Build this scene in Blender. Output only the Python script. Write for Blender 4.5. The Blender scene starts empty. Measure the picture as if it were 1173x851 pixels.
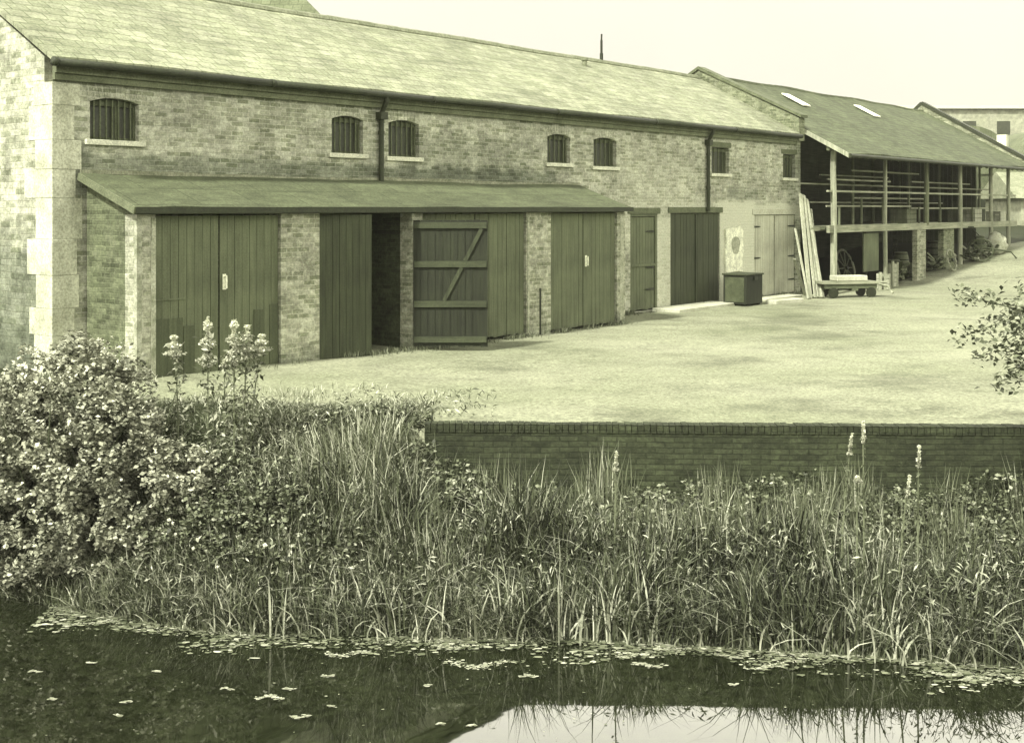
import bpy, math, random
import numpy as np
from mathutils import Vector, Matrix, noise as mn
random.seed(7); rng = np.random.default_rng(7)
scene = bpy.context.scene
C = scene.collection
# ------------------------------------------------------------------ camera geometry
HAZE = 0.0004
F, CX, HY, H = 1400.0, 586.5, 238.0, 2.6
DX, DY = 0.6333, 0.7740            # direction of the long wall
PM = 16.77                          # distance of main wall plane
LD = 1.35                           # lean-to depth
PL = PM - LD
WZ = -1.66                          # water level
def wcoord(px, P):
    s = (px - CX) / F
    return P * (DX * s + DY) / (DX - DY * s)
W0 = wcoord(60, PM)
def U(px, P=PM): return wcoord(px, P) - W0
def Yd(px, P=PM): return DX * P + DY * wcoord(px, P)
def ZZ(px, py, P=PM): return H - (py - HY) * Yd(px, P) / F
def at(px, py, Y): return ((px - CX) / F * Y, Y, H - (py - HY) / F * Y)
ORG = Vector((-DY * PM + DX * W0, DX * PM + DY * W0, 0))
ANG = math.atan2(DY, DX)

# ------------------------------------------------------------------ materials
def tone(v, k=1.0):
    t = min(1, max(0, v / 0.6))
    return (v * min(.97, 0.80 + 0.36 * t), v, v * min(.78, 0.46 + 0.56 * t) * k, 1)
def new_mat(name):
    m = bpy.data.materials.new(name); m.use_nodes = True
    nt = m.node_tree; b = nt.nodes['Principled BSDF']
    b.inputs['Roughness'].default_value = 0.85
    b.inputs['Specular IOR Level'].default_value = 0.25
    return m, nt, b
def nd(nt, t, **kw):
    n = nt.nodes.new(t)
    for k, v in kw.items(): setattr(n, k, v)
    return n
def lk(nt, a, b): nt.links.new(a, b)
def noise_node(nt, vec, scale, detail=4, rough=0.6, sc=(1, 1, 1), loc=(0, 0, 0)):
    mp = nd(nt, 'ShaderNodeMapping'); mp.inputs['Scale'].default_value = sc; mp.inputs['Location'].default_value = loc
    lk(nt, vec, mp.inputs['Vector'])
    n = nd(nt, 'ShaderNodeTexNoise'); n.inputs['Scale'].default_value = scale
    n.inputs['Detail'].default_value = detail; n.inputs['Roughness'].default_value = rough
    lk(nt, mp.outputs[0], n.inputs['Vector']); return n.outputs['Fac']
def ramp(nt, fac, stops):
    r = nd(nt, 'ShaderNodeValToRGB'); e = r.color_ramp.elements
    while len(e) < len(stops): e.new(0.5)
    for i, (p, c) in enumerate(stops):
        e[i].position = p; e[i].color = c if isinstance(c, tuple) else (c, c, c, 1)
    lk(nt, fac, r.inputs[0]); return r.outputs[0]
def mix(nt, fac, a, b, mode='MIX'):
    m = nd(nt, 'ShaderNodeMix', data_type='RGBA', blend_type=mode)
    for s, v in ((m.inputs[0], fac), (m.inputs[6], a), (m.inputs[7], b)):
        if isinstance(v, (int, float)): s.default_value = v
        elif isinstance(v, tuple): s.default_value = v
        else: lk(nt, v, s)
    return m.outputs[2]
def bump(nt, b, h, strength=0.4, dist=0.01):
    n = nd(nt, 'ShaderNodeBump'); n.inputs['Strength'].default_value = strength; n.inputs['Distance'].default_value = dist
    lk(nt, h, n.inputs['Height']); lk(nt, n.outputs[0], b.inputs['Normal'])
def objco(nt): return nd(nt, 'ShaderNodeTexCoord').outputs['Object']
def wallco(nt):
    co = objco(nt); s = nd(nt, 'ShaderNodeSeparateXYZ'); lk(nt, co, s.inputs[0])
    a = nd(nt, 'ShaderNodeMath', operation='ADD'); lk(nt, s.outputs[0], a.inputs[0]); lk(nt, s.outputs[1], a.inputs[1])
    c = nd(nt, 'ShaderNodeCombineXYZ'); lk(nt, a.outputs[0], c.inputs[0]); lk(nt, s.outputs[2], c.inputs[1])
    return co, c.outputs[0], s

def rough_mat(name, v, var=0.35, scale=6, fine=60, sc=(1, 1, 1), rough=0.85, bmp=0.3, spec=0.25):
    """general weathered surface: two octaves of mottling"""
    m, nt, b = new_mat(name); co = objco(nt)
    n1 = noise_node(nt, co, scale, 5, 0.65, sc); n2 = noise_node(nt, co, fine, 3, 0.7, sc, (3, 1, 7))
    c = ramp(nt, n1, [(0.3, tone(v * (1 - var))), (0.7, tone(v * (1 + var)))])
    f = ramp(nt, n2, [(0.3, 0.62), (0.7, 1.35)])
    lk(nt, mix(nt, 1.0, c, f, 'MULTIPLY'), b.inputs['Base Color'])
    b.inputs['Roughness'].default_value = rough; b.inputs['Specular IOR Level'].default_value = spec
    bump(nt, b, n2, bmp, 0.01); return m

def brick_mat(name, v, bw=0.235, bh=0.078, mortar=1.35, contrast=0.42, patch=0.5, pale=0.0, grime=None, whitewash=None):
    m, nt, b = new_mat(name); co, vec, sep = wallco(nt)
    # wobble so that courses are hand laid
    wn = nd(nt, 'ShaderNodeTexNoise'); wn.inputs['Scale'].default_value = 1.7; wn.inputs['Detail'].default_value = 2; lk(nt, vec, wn.inputs['Vector'])
    sub = nd(nt, 'ShaderNodeVectorMath', operation='SUBTRACT'); lk(nt, wn.outputs['Color'], sub.inputs[0]); sub.inputs[1].default_value = (0.5, 0.5, 0.5)
    scl = nd(nt, 'ShaderNodeVectorMath', operation='SCALE'); lk(nt, sub.outputs[0], scl.inputs[0]); scl.inputs['Scale'].default_value = 0.04
    add = nd(nt, 'ShaderNodeVectorMath', operation='ADD'); lk(nt, vec, add.inputs[0]); lk(nt, scl.outputs[0], add.inputs[1])
    br = nd(nt, 'ShaderNodeTexBrick'); lk(nt, add.outputs[0], br.inputs['Vector'])
    br.inputs['Scale'].default_value = 1; br.inputs['Brick Width'].default_value = bw; br.inputs['Row Height'].default_value = bh
    br.inputs['Mortar Size'].default_value = 0.009; br.inputs['Mortar Smooth'].default_value = 0.3; br.inputs['Bias'].default_value = 0.1
    br.inputs['Color1'].default_value = tone(v * (1 - contrast)); br.inputs['Color2'].default_value = tone(v * (1 + contrast))
    br.inputs['Mortar'].default_value = tone(v * mortar)
    n1 = noise_node(nt, co, 0.55, 6, 0.62); n2 = noise_node(nt, co, 24, 3, 0.75, loc=(5, 2, 1)); n3 = noise_node(nt, co, 2.6, 5, 0.7, loc=(1, 9, 4)); n5 = noise_node(nt, co, 9, 4, 0.8, (1, 1, 1.8), (4, 4, 4))
    n1 = noise_node(nt, co, 0.8, 6, 0.7)
    c = mix(nt, 1.0, br.outputs['Color'], ramp(nt, n1, [(0.3, 1 - patch * 0.6), (0.5, 1.0), (0.72, 1 + patch * .7)]), 'MULTIPLY')
    c = mix(nt, 1.0, c, ramp(nt, n2, [(0.3, 0.7), (0.5, 1.0), (0.72, 1.35)]), 'MULTIPLY')
    c = mix(nt, 1.0, c, ramp(nt, n3, [(0.32, 0.72), (0.7, 1.28)]), 'MULTIPLY'); c = mix(nt, 1.0, c, ramp(nt, n5, [(0.3, 0.72), (0.5, 0.97), (0.7, 1.4)]), 'MULTIPLY')
    # pale lime blooms
    c = mix(nt, ramp(nt, noise_node(nt, co, 5, 6, 0.8, loc=(9, 9, 2)), [(0.56 - pale * 0.1, 0.0), (0.72, 0.75)]), c, tone(min(0.6, v * 2.4)))
    def zone(x0, x1, z0, z1, soft, amount):
        """soft-edged stain box in wall coordinates (a mark with a place of its own)"""
        def edge(sock, a, e0, e1):
            r = nd(nt, 'ShaderNodeMapRange', interpolation_type='SMOOTHSTEP')
            lk(nt, sock, r.inputs[0]); r.inputs[1].default_value = e0; r.inputs[2].default_value = e1
            return r.outputs[0]
        jn = nd(nt, 'ShaderNodeMath', operation='MULTIPLY_ADD'); lk(nt, n3, jn.inputs[0]); jn.inputs[1].default_value = soft * 2.5
        lk(nt, sep.outputs[0], jn.inputs[2]); jz = nd(nt, 'ShaderNodeMath', operation='MULTIPLY_ADD'); lk(nt, n3, jz.inputs[0]); jz.inputs[1].default_value = soft * 2
        lk(nt, sep.outputs[2], jz.inputs[2])
        out = None
        for s, e0, e1 in ((jn.outputs[0], x0, x0 + soft), (jn.outputs[0], x1 + soft, x1), (jz.outputs[0], z0, z0 + soft), (jz.outputs[0], z1 + soft, z1)):
            e = edge(s, None, e0, e1)
            if out is None: out = e
            else:
                mm = nd(nt, 'ShaderNodeMath', operation='MULTIPLY'); lk(nt, out, mm.inputs[0]); lk(nt, e, mm.inputs[1]); out = mm.outputs[0]
        mm = nd(nt, 'ShaderNodeMath', operation='MULTIPLY'); lk(nt, out, mm.inputs[0]); mm.inputs[1].default_value = amount
        return mm.outputs[0]
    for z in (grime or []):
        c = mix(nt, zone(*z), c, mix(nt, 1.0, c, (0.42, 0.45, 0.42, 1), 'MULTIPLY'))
    for z in (whitewash or []):
        br2 = mix(nt, 1.0, tone(0.5), ramp(nt, n2, [(0.3, 0.7), (0.6, 1.05)]), 'MULTIPLY')
        c = mix(nt, zone(*z), c, br2)
    lk(nt, c, b.inputs['Base Color']); b.inputs['Roughness'].default_value = 0.92
    inv = nd(nt, 'ShaderNodeMath', operation='MULTIPLY_ADD'); lk(nt, br.outputs['Fac'], inv.inputs[0]); inv.inputs[1].default_value = -1; lk(nt, n2, inv.inputs[2])
    bump(nt, b, inv.outputs[0], 0.7, 0.012)
    return m

def slate_mat(name, v, streak=0.35, w=0.32, h=0.24, con=0.13):
    """roof covering: coursed slates on the slope, with lichen blooms and rain streaks"""
    m, nt, b = new_mat(name); co = objco(nt); s = nd(nt, 'ShaderNodeSeparateXYZ'); lk(nt, co, s.inputs[0])
    c0 = nd(nt, 'ShaderNodeCombineXYZ'); lk(nt, s.outputs[0], c0.inputs[0]); lk(nt, s.outputs[1], c0.inputs[1])
    br = nd(nt, 'ShaderNodeTexBrick'); lk(nt, c0.outputs[0], br.inputs['Vector']); br.inputs['Scale'].default_value = 1
    br.inputs['Brick Width'].default_value = w; br.inputs['Row Height'].default_value = h; br.inputs['Mortar Size'].default_value = 0.012
    br.inputs['Mortar Smooth'].default_value = 0.2
    br.inputs['Color1'].default_value = tone(v * (1 - con)); br.inputs['Color2'].default_value = tone(v * (1 + con)); br.inputs['Mortar'].default_value = tone(v * 0.55)
    n1 = noise_node(nt, co, 0.5, 6, 0.6); n2 = noise_node(nt, co, 11, 6, 0.85, (1, 1, 1), (2, 2, 2)); n3 = noise_node(nt, co, 22, 3, 0.85)
    # diagonal streaks
    mp = nd(nt, 'ShaderNodeMapping'); mp.inputs['Rotation'].default_value = (0, 0, math.radians(38)); mp.inputs['Scale'].default_value = (1.6, 5, 1); lk(nt, co, mp.inputs[0])
    n4 = nd(nt, 'ShaderNodeTexNoise'); n4.inputs['Scale'].default_value = 1.1; n4.inputs['Detail'].default_value = 5; lk(nt, mp.outputs[0], n4.inputs[0])
    c = mix(nt, 1.0, br.outputs['Color'], ramp(nt, n1, [(0.3, 0.78), (0.7, 1.22)]), 'MULTIPLY')
    c = mix(nt, 1.0, c, ramp(nt, n2, [(0.28, 0.72), (0.5, 1.0), (0.7, 1.22)]), 'MULTIPLY')
    c = mix(nt, 1.0, c, ramp(nt, n4.outputs[0], [(0.35, 1 - streak), (0.65, 1 + streak)]), 'MULTIPLY')
    c = mix(nt, 1.0, c, ramp(nt, n3, [(0.3, 0.6), (0.7, 1.4)]), 'MULTIPLY')
    lk(nt, c, b.inputs['Base Color']); b.inputs['Roughness'].default_value = 0.9
    bump(nt, b, mix(nt, 0.4, br.outputs['Color'], n3), 0.5, 0.02); return m

def wood_mat(name, v, var=0.3, axis='z', rough=0.8, spec=0.3):
    """planks: grain streaks along the given axis"""
    m, nt, b = new_mat(name); co = objco(nt)
    sc = {'z': (14, 14, 0.8), 'x': (0.8, 14, 14), 'y': (14, 0.8, 14)}[axis]
    n1 = noise_node(nt, co, 1.6, 5, 0.6, sc); n2 = noise_node(nt, co, 1.1, 5, 0.6); n3 = noise_node(nt, co, 38, 3, 0.8)
    c = ramp(nt, n1, [(0.28, tone(v * (1 - var))), (0.72, tone(v * (1 + var)))])
    c = mix(nt, 1.0, c, ramp(nt, n2, [(0.3, 0.72), (0.7, 1.25)]), 'MULTIPLY')
    c = mix(nt, 1.0, c, ramp(nt, n3, [(0.3, 0.75), (0.7, 1.25)]), 'MULTIPLY')
    lk(nt, c, b.inputs['Base Color']); b.inputs['Roughness'].default_value = rough; b.inputs['Specular IOR Level'].default_value = spec
    bump(nt, b, n1, 0.4, 0.006); return m

def leaf_mat(name, v, lo=0.5, hi=1.8, rough=0.6, trans=0.25):
    m, nt, b = new_mat(name)
    a = nd(nt, 'ShaderNodeAttribute', attribute_name='tint')
    c = ramp(nt, a.outputs['Fac'], [(0.0, tone(v * lo)), (0.6, tone(v)), (1.0, tone(v * hi))])
    lk(nt, c, b.inputs['Base Color']); b.inputs['Roughness'].default_value = rough; b.inputs['Specular IOR Level'].default_value = 0.3
    t = nd(nt, 'ShaderNodeBsdfTranslucent'); lk(nt, c, t.inputs[0])
    mx = nd(nt, 'ShaderNodeMixShader'); mx.inputs[0].default_value = trans
    lk(nt, b.outputs[0], mx.inputs[1]); lk(nt, t.outputs[0], mx.inputs[2])
    lk(nt, mx.outputs[0], nt.nodes['Material Output'].inputs['Surface']); return m

# ------------------------------------------------------------------ mesh helpers
class MB:
    def __init__(s): s.v = []; s.f = []
    def quad(s, a, b, c, d):
        n = len(s.v); s.v += [tuple(a), tuple(b), tuple(c), tuple(d)]; s.f.append((n, n + 1, n + 2, n + 3)); return s
    def box(s, x0, x1, y0, y1, z0, z1, mat=None):
        n = len(s.v)
        p = [(x0, y0, z0), (x1, y0, z0), (x1, y1, z0), (x0, y1, z0), (x0, y0, z1), (x1, y0, z1), (x1, y1, z1), (x0, y1, z1)]
        if mat is not None: p = [tuple(mat @ Vector(q)) for q in p]
        s.v += p
        for f in ((0, 3, 2, 1), (4, 5, 6, 7), (0, 1, 5, 4), (1, 2, 6, 5), (2, 3, 7, 6), (3, 0, 4, 7)): s.f.append(tuple(n + i for i in f))
        return s
    def tube(s, pts, rad, k=8, cap=True):
        n0 = len(s.v); pts = [Vector(p) for p in pts]
        if not hasattr(rad, '__len__'): rad = [rad] * len(pts)
        for i, p in enumerate(pts):
            d = (pts[min(i + 1, len(pts) - 1)] - pts[max(i - 1, 0)]).normalized()
            a = d.orthogonal().normalized() if abs(d.z) < 0.9 else d.cross(Vector((0, 1, 0))).normalized()
            b = d.cross(a)
            for j in range(k):
                t = 2 * math.pi * j / k; s.v.append(tuple(p + (a * math.cos(t) + b * math.sin(t)) * rad[i]))
        for i in range(len(pts) - 1):
            for j in range(k):
                q = n0 + i * k; s.f.append((q + j, q + (j + 1) % k, q + k + (j + 1) % k, q + k + j))
        if cap:
            s.f.append(tuple(n0 + j for j in range(k))[::-1]); s.f.append(tuple(n0 + (len(pts) - 1) * k + j for j in range(k)))
        return s
    def beam(s, a, b, w, h, up=(0, 0, 1)):
        a, b = Vector(a), Vector(b); d = (b - a); L = d.length; d.normalize(); up = Vector(up)
        if abs(d.dot(up)) > 0.98: up = Vector((0, 1, 0))
        sd = d.cross(up).normalized(); u2 = sd.cross(d)
        M = Matrix((sd, d, u2)).transposed().to_4x4(); M.translation = a
        return s.box(-w / 2, w / 2, 0, L, -h / 2, h / 2, M)
    def prism(s, poly, y0, y1, axis='y'):
        """poly: list of (a,b) extruded along axis"""
        n = len(s.v); k = len(poly)
        for t in (y0, y1):
            for a, b in poly: s.v.append({'y': (a, t, b), 'x': (t, a, b), 'z': (a, b, t)}[axis])
        s.f.append(tuple(n + i for i in range(k))); s.f.append(tuple(n + k + i for i in range(k))[::-1])
        for i in range(k): j = (i + 1) % k; s.f.append((n + i, n + k + i, n + k + j, n + j))
        return s
    def build(s, name, mat, parent=None, smooth=False, bevel=0):
        me = bpy.data.meshes.new(name); me.from_pydata(s.v, [], s.f); me.validate(); me.update()
        import bmesh
        bm = bmesh.new(); bm.from_mesh(me); bmesh.ops.recalc_face_normals(bm, faces=bm.faces)
        if bevel: bmesh.ops.bevel(bm, geom=bm.edges[:], offset=bevel, segments=1, affect='EDGES', clamp_overlap=True)
        bm.to_mesh(me); bm.free()
        if smooth: me.shade_smooth()
        me.materials.append(mat); o = bpy.data.objects.new(name, me); C.objects.link(o)
        if parent: o.parent = parent
        return o
def tag(o, label=None, cat=None, group=None, kind=None):
    if label: o['label'] = label
    if cat: o['category'] = cat
    if group: o['group'] = group
    if kind: o['kind'] = kind
    return o
def empty(name, loc=(0, 0, 0), rz=0, label=None, cat=None, group=None):
    o = bpy.data.objects.new(name, None); C.objects.link(o); o.location = loc; o.rotation_euler = (0, 0, rz)
    o.empty_display_size = 0.2
    return tag(o, label, cat, group)
def fast_mesh(name, verts, faces, tint, mat, parent=None, corners=4, smooth=False):
    """numpy mesh; tint = per-vertex float"""
    me = bpy.data.meshes.new(name)
    nv, nf = len(verts), len(faces)
    me.vertices.add(nv); me.vertices.foreach_set('co', np.asarray(verts, np.float32).ravel())
    me.loops.add(nf * corners); me.loops.foreach_set('vertex_index', np.asarray(faces, np.int32).ravel())
    me.polygons.add(nf); me.polygons.foreach_set('loop_start', np.arange(0, nf * corners, corners, dtype=np.int32))
    me.polygons.foreach_set('loop_total', np.full(nf, corners, np.int32))
    me.update(calc_edges=True)
    a = me.attributes.new('tint', 'FLOAT', 'POINT'); a.data.foreach_set('value', np.asarray(tint, np.float32))
    if smooth: me.shade_smooth()
    me.materials.append(mat); o = bpy.data.objects.new(name, me); C.objects.link(o)
    if parent: o.parent = parent
    return o
def blades(base, h, lean, width, tint, segs=3, curl=0.6):
    """grass blades: base Nx3, h N, lean Nx2 (horizontal offset of tip), width N"""
    N = len(base); t = np.linspace(0, 1, segs + 1)
    ang = rng.uniform(-0.9, 0.9, N); side = np.stack([np.cos(ang), np.sin(ang), np.zeros(N)], 1)
    V = np.zeros((N, segs + 1, 2, 3))
    for i, ti in enumerate(t):
        c = base.copy(); c[:, 2] += h * (ti - curl * 0.35 * ti ** 3 * np.minimum(1, np.hypot(lean[:, 0], lean[:, 1]) / h * 1.6))
        c[:, :2] += lean * (ti ** 2)[..., None] if np.ndim(ti) else lean * ti ** 2
        w = width * (0.7 + 0.6 * ti if ti < 0.5 else 2.0 * (1 - ti) + 0.0) * 0.5
        V[:, i, 0] = c - side * w[:, None]; V[:, i, 1] = c + side * w[:, None]
    V[:, -1, 1, :] += 1e-4
    idx = np.arange(N)[:, None] * (segs + 1) * 2
    fs = []
    for i in range(segs):
        q = i * 2; fs.append(np.concatenate([idx + q, idx + q + 1, idx + q + 3, idx + q + 2], 1))
    Fc = np.stack(fs, 1).reshape(-1, 4)
    return V.reshape(-1, 3), Fc, np.repeat(tint, (segs + 1) * 2)
def leaves(cen, size, tint, up=0.5, aspect=0.7):
    """kite-shaped leaves with random orientation biased upward (and a fold)"""
    N = len(cen)
    n = rng.normal(size=(N, 3)); n /= np.linalg.norm(n, axis=1)[:, None]; n[:, 2] = np.abs(n[:, 2]) + up; n /= np.linalg.norm(n, axis=1)[:, None]
    r = rng.normal(size=(N, 3)); a = np.cross(n, r); a /= np.linalg.norm(a, axis=1)[:, None]; b = np.cross(n, a)
    s = size[:, None]
    V = np.stack([cen - a * s * 0.5, cen + b * s * aspect * 0.5 + n * s * 0.08, cen + a * s * 0.5 - n * s * 0.1, cen - b * s * aspect * 0.5 + n * s * 0.08], 1)
    Fc = np.arange(N * 4).reshape(N, 4)
    return V.reshape(-1, 3), Fc, np.repeat(tint, 4)
def merge(parts):
    vs, fs, ts, n = [], [], [], 0
    for v, f, t in parts: vs.append(v); fs.append(f + n); ts.append(t); n += len(v)
    return np.concatenate(vs), np.concatenate(fs), np.concatenate(ts)

# ------------------------------------------------------------------ world, sun, camera
w = bpy.data.worlds.new('World'); scene.world = w; w.use_nodes = True; nt = w.node_tree
bg = nt.nodes['Background']; bg.inputs['Strength'].default_value = 0.1
SUN_EL, SUN_AZ = math.radians(48), math.radians(-142)      # azimuth from +Y clockwise: behind-left of camera
sky = nd(nt, 'ShaderNodeTexSky', sky_type='NISHITA'); sky.sun_disc = False; sky.sun_elevation = SUN_EL; sky.sun_rotation = SUN_AZ
sky.dust_density = 4
bw = nd(nt, 'ShaderNodeRGBToBW'); lk(nt, sky.outputs[0], bw.inputs[0])
tc = nd(nt, 'ShaderNodeTexCoord'); sp = nd(nt, 'ShaderNodeSeparateXYZ'); lk(nt, tc.outputs['Generated'], sp.inputs[0])
# bright overcast veil: hazy at the horizon, brighter higher up
veil = ramp(nt, sp.outputs[2], [(0.0, (3.45, 3.3, 2.5, 1)), (0.07, (3.7, 3.55, 2.95, 1)), (0.19, (4.0, 3.85, 3.3, 1)), (0.33, (23, 22.2, 18.4, 1)), (0.44, (14, 13.6, 11.4, 1)), (0.65, (5, 4.85, 4.2, 1)), (1.0, (4, 3.9, 3.4, 1))])
cl = nd(nt, 'ShaderNodeTexNoise'); cl.inputs['Scale'].default_value = 2.2; cl.inputs['Detail'].default_value = 5; lk(nt, tc.outputs['Generated'], cl.inputs[0])
veil = mix(nt, 1.0, veil, ramp(nt, cl.outputs[0], [(0.3, 0.94), (0.7, 1.05)]), 'MULTIPLY')
haze_c = mix(nt, 1.0, bw.outputs[0], (0.05, 0.05, 0.045, 1), 'MULTIPLY')
lk(nt, mix(nt, 1.0, veil, haze_c, 'ADD'), bg.inputs['Color'])
sl = bpy.data.lights.new('sun', 'SUN'); sl.energy = 3.4; sl.angle = math.radians(5); sl.color = (1, 0.97, 0.86)
so = bpy.data.objects.new('sun', sl); C.objects.link(so)
sd = Vector((math.sin(SUN_AZ) * math.cos(SUN_EL), math.cos(SUN_AZ) * math.cos(SUN_EL), math.sin(SUN_EL)))
so.rotation_euler = (-sd).to_track_quat('-Z', 'Y').to_euler()
cam = bpy.data.cameras.new('camera'); co_ = bpy.data.objects.new('camera', cam); C.objects.link(co_)
co_.location = (0, 0, H); co_.rotation_euler = (math.pi / 2, 0, 0)
cam.sensor_width = 36; cam.lens = 36 * F / 1173; cam.shift_y = -(425.5 - HY) / 1173; cam.clip_end = 3000; cam.clip_start = 0.05
scene.camera = co_
vs = scene.view_settings; vs.view_transform = 'Standard'; vs.look = 'None'; vs.exposure = 1.38; vs.gamma = 1; vs.use_curve_mapping = False
scene.render.engine = 'CYCLES'

# ------------------------------------------------------------------ materials table
u = U
MT = {}
MT['brick'] = brick_mat('main_brick', 0.255, pale=0.3,
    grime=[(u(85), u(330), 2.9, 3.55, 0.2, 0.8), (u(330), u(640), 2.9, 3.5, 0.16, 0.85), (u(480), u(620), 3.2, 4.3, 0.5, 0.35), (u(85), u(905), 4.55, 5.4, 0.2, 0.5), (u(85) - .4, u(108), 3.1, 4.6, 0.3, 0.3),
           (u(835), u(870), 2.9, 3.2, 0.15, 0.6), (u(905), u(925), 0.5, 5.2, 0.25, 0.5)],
    whitewash=[(u(745), u(772), 0.0, 2.4, 0.12, 0.55), (u(824), u(866), 0.0, 2.85, 0.14, 0.85), (u(855), u(925), 2.35, 2.75, 0.14, 0.7), (u(716), u(905), 1.8, 2.9, 0.3, 0.35), (u(712), u(800), 3.0, 4.1, 0.5, 0.2)])
MT['gable_brick'] = brick_mat('gable_stone', 0.26, bw=0.3, bh=0.1, pale=0.7, mortar=1.1, grime=[(-3, 12, -2, 2.6, 0.9, 0.95), (-3, 12, -2, 1.2, 0.6, 0.6)])
MT['quoin'] = rough_mat('quoin_stone', 0.42, 0.4, 1.6, 30, bmp=0.5)
MT['lean_brick'] = brick_mat('lean_to_brick', 0.23, pale=0.5, grime=[(-2, 30, -1, 0.35, 0.25, 0.6)])
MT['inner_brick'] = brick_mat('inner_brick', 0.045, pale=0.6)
MT['end_brick'] = brick_mat('end_brick', 0.085, pale=0.5, patch=.7)
MT['quay_brick'] = brick_mat('retaining_brick', 0.034, bw=.22, bh=.066, pale=-0.6, mortar=0.75, contrast=.3, patch=0.5)
MT['slate'] = slate_mat('main_slate', 0.215, 0.2)
MT['felt'] = slate_mat('lean_to_felt', 0.085, 0.2, 1.1, 0.7, 0.06)
MT['shedroof'] = slate_mat('shed_roof', 0.085, 0.2, 0.28, 0.2)
MT['farroof'] = slate_mat('far_slate', 0.12, 0.1)
MT['ridge'] = rough_mat('ridge_tile', 0.19, 0.3, 3, 20)
MT['gutter'] = rough_mat('gutter_iron', 0.03, 0.3, 3, 30, rough=0.6)
MT['fascia'] = rough_mat('fascia_paint', 0.12, 0.3, 3, 30)
MT['pipe'] = rough_mat('pipe_iron', 0.035, 0.3, 3, 30, rough=0.6)
MT['sill'] = rough_mat('stone_sill', 0.5, 0.2, 8, 40)
MT['glass'] = rough_mat('dusty_glass', 0.035, 0.4, 3, 20, rough=0.35, spec=0.5)
MT['frame'] = rough_mat('window_paint', 0.09, 0.3, 4, 40)
MT['door'] = wood_mat('door_grey', 0.10, 0.25)
MT['door_dark'] = wood_mat('door_dark', 0.042, 0.4)
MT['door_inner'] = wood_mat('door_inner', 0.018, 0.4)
MT['ledge'] = wood_mat('ledge_wood', 0.045, 0.3, 'x')
MT['door_white'] = wood_mat('door_white', 0.33, 0.12)
MT['patch'] = wood_mat('door_patch', 0.065, 0.3)
MT['iron'] = rough_mat('black_iron', 0.02, 0.3, 10, 60, rough=0.5)
MT['white'] = rough_mat('white_paint', 0.7, 0.1, 8, 50)
MT['timber'] = wood_mat('pale_timber', 0.30, 0.35)
MT['timber_x'] = wood_mat('pale_timber_x', 0.22, 0.35, 'x')
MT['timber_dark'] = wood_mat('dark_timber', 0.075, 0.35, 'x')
MT['post'] = wood_mat('shed_post', 0.24, 0.35)
MT['post2'] = wood_mat('shed_post_grey', 0.13, 0.35)
MT['slab'] = rough_mat('step_slab', 0.36, 0.2, 3, 40)
MT['sack'] = rough_mat('sackcloth', 0.33, 0.35, 6, 50)
MT['rust'] = rough_mat('rusty_metal', 0.05, 0.4, 6, 50, rough=0.7)
MT['pale_far'] = rough_mat('far_render', 0.27, 0.15, 0.2, 2)
MT['far_wall'] = brick_mat('far_wall', 0.17, pale=0)
MT['coping'] = rough_mat('coping', 0.10, 0.3, 4, 30)

# ------------------------------------------------------------------ building frame
def wall_faces(mb, x0, x1, z0, z1, opens, y=0.0, depth=0.22):
    """front sheet at local y with openings + reveals going back 'depth'"""
    xs = sorted({x0, x1, *[o[0] for o in opens], *[o[1] for o in opens]}); zs = sorted({z0, z1, *[o[2] for o in opens], *[o[3] for o in opens]})
    for i in range(len(xs) - 1):
        for j in range(len(zs) - 1):
            cx, cz = (xs[i] + xs[i + 1]) / 2, (zs[j] + zs[j + 1]) / 2
            if any(o[0] < cx < o[1] and o[2] < cz < o[3] for o in opens): continue
            mb.quad((xs[i], y, zs[j]), (xs[i + 1], y, zs[j]), (xs[i + 1], y, zs[j + 1]), (xs[i], y, zs[j + 1]))
    for a, b, c, d in [o[:4] for o in opens]:
        yb = y + depth
        mb.quad((a, y, c), (a, yb, c), (a, yb, d), (a, y, d)); mb.quad((b, y, c), (b, yb, c), (b, yb, d), (b, y, d))
        mb.quad((a, y, d), (b, y, d), (b, yb, d), (a, yb, d)); mb.quad((a, y, c), (b, y, c), (b, yb, c), (a, yb, c))

def leaf(parent, x0, x1, z0, z1, y, mat, label=None, hinge=None, angle=0, back=None, nm='door', plank=0.14):
    """ledged plank door leaf. closed it spans x0..x1 at depth y. hinge 'l'/'r', angle opens outwards"""
    W = abs(x1 - x0); m = MB(); n = max(2, round(W / plank)); pw = W / n
    sgn = 1 if hinge != 'r' else -1
    for i in range(n):
        a, b = i * pw + 0.004, (i + 1) * pw - 0.004
        dy = random.uniform(-0.004, 0.004); zb = random.uniform(0, 0.03)
        m.box(min(sgn * a, sgn * b), max(sgn * a, sgn * b), dy, dy + 0.03, z0 + zb, z1 - random.uniform(0, 0.008))
    m.box(min(sgn * .01, sgn * (W - .01)), max(sgn * .01, sgn * (W - .01)), 0.012, 0.022, z0 + 0.02, z1 - 0.02)
    o = m.build(nm, mat, parent)
    o.location = ((x0 if sgn > 0 else x1), y, 0)
    o.rotation_euler = (0, 0, -math.radians(angle) * sgn)
    if label: o['label'] = label
    o['_w'] = W * sgn
    return o
def handle(door, x, z, big=True):
    MB().box(x - 0.03, x + 0.03, -0.02, -0.007, z - 0.12, z + 0.12).box(x - 0.012, x + 0.012, -0.06, -0.02, z - 0.09, z - 0.06).box(x - 0.012, x + 0.012, -0.06, -0.02, z + 0.06, z + 0.09).box(x - 0.014, x + 0.014, -0.075, -0.06, z - 0.1, z + 0.1).build('handle', MT['white'], door)
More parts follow.
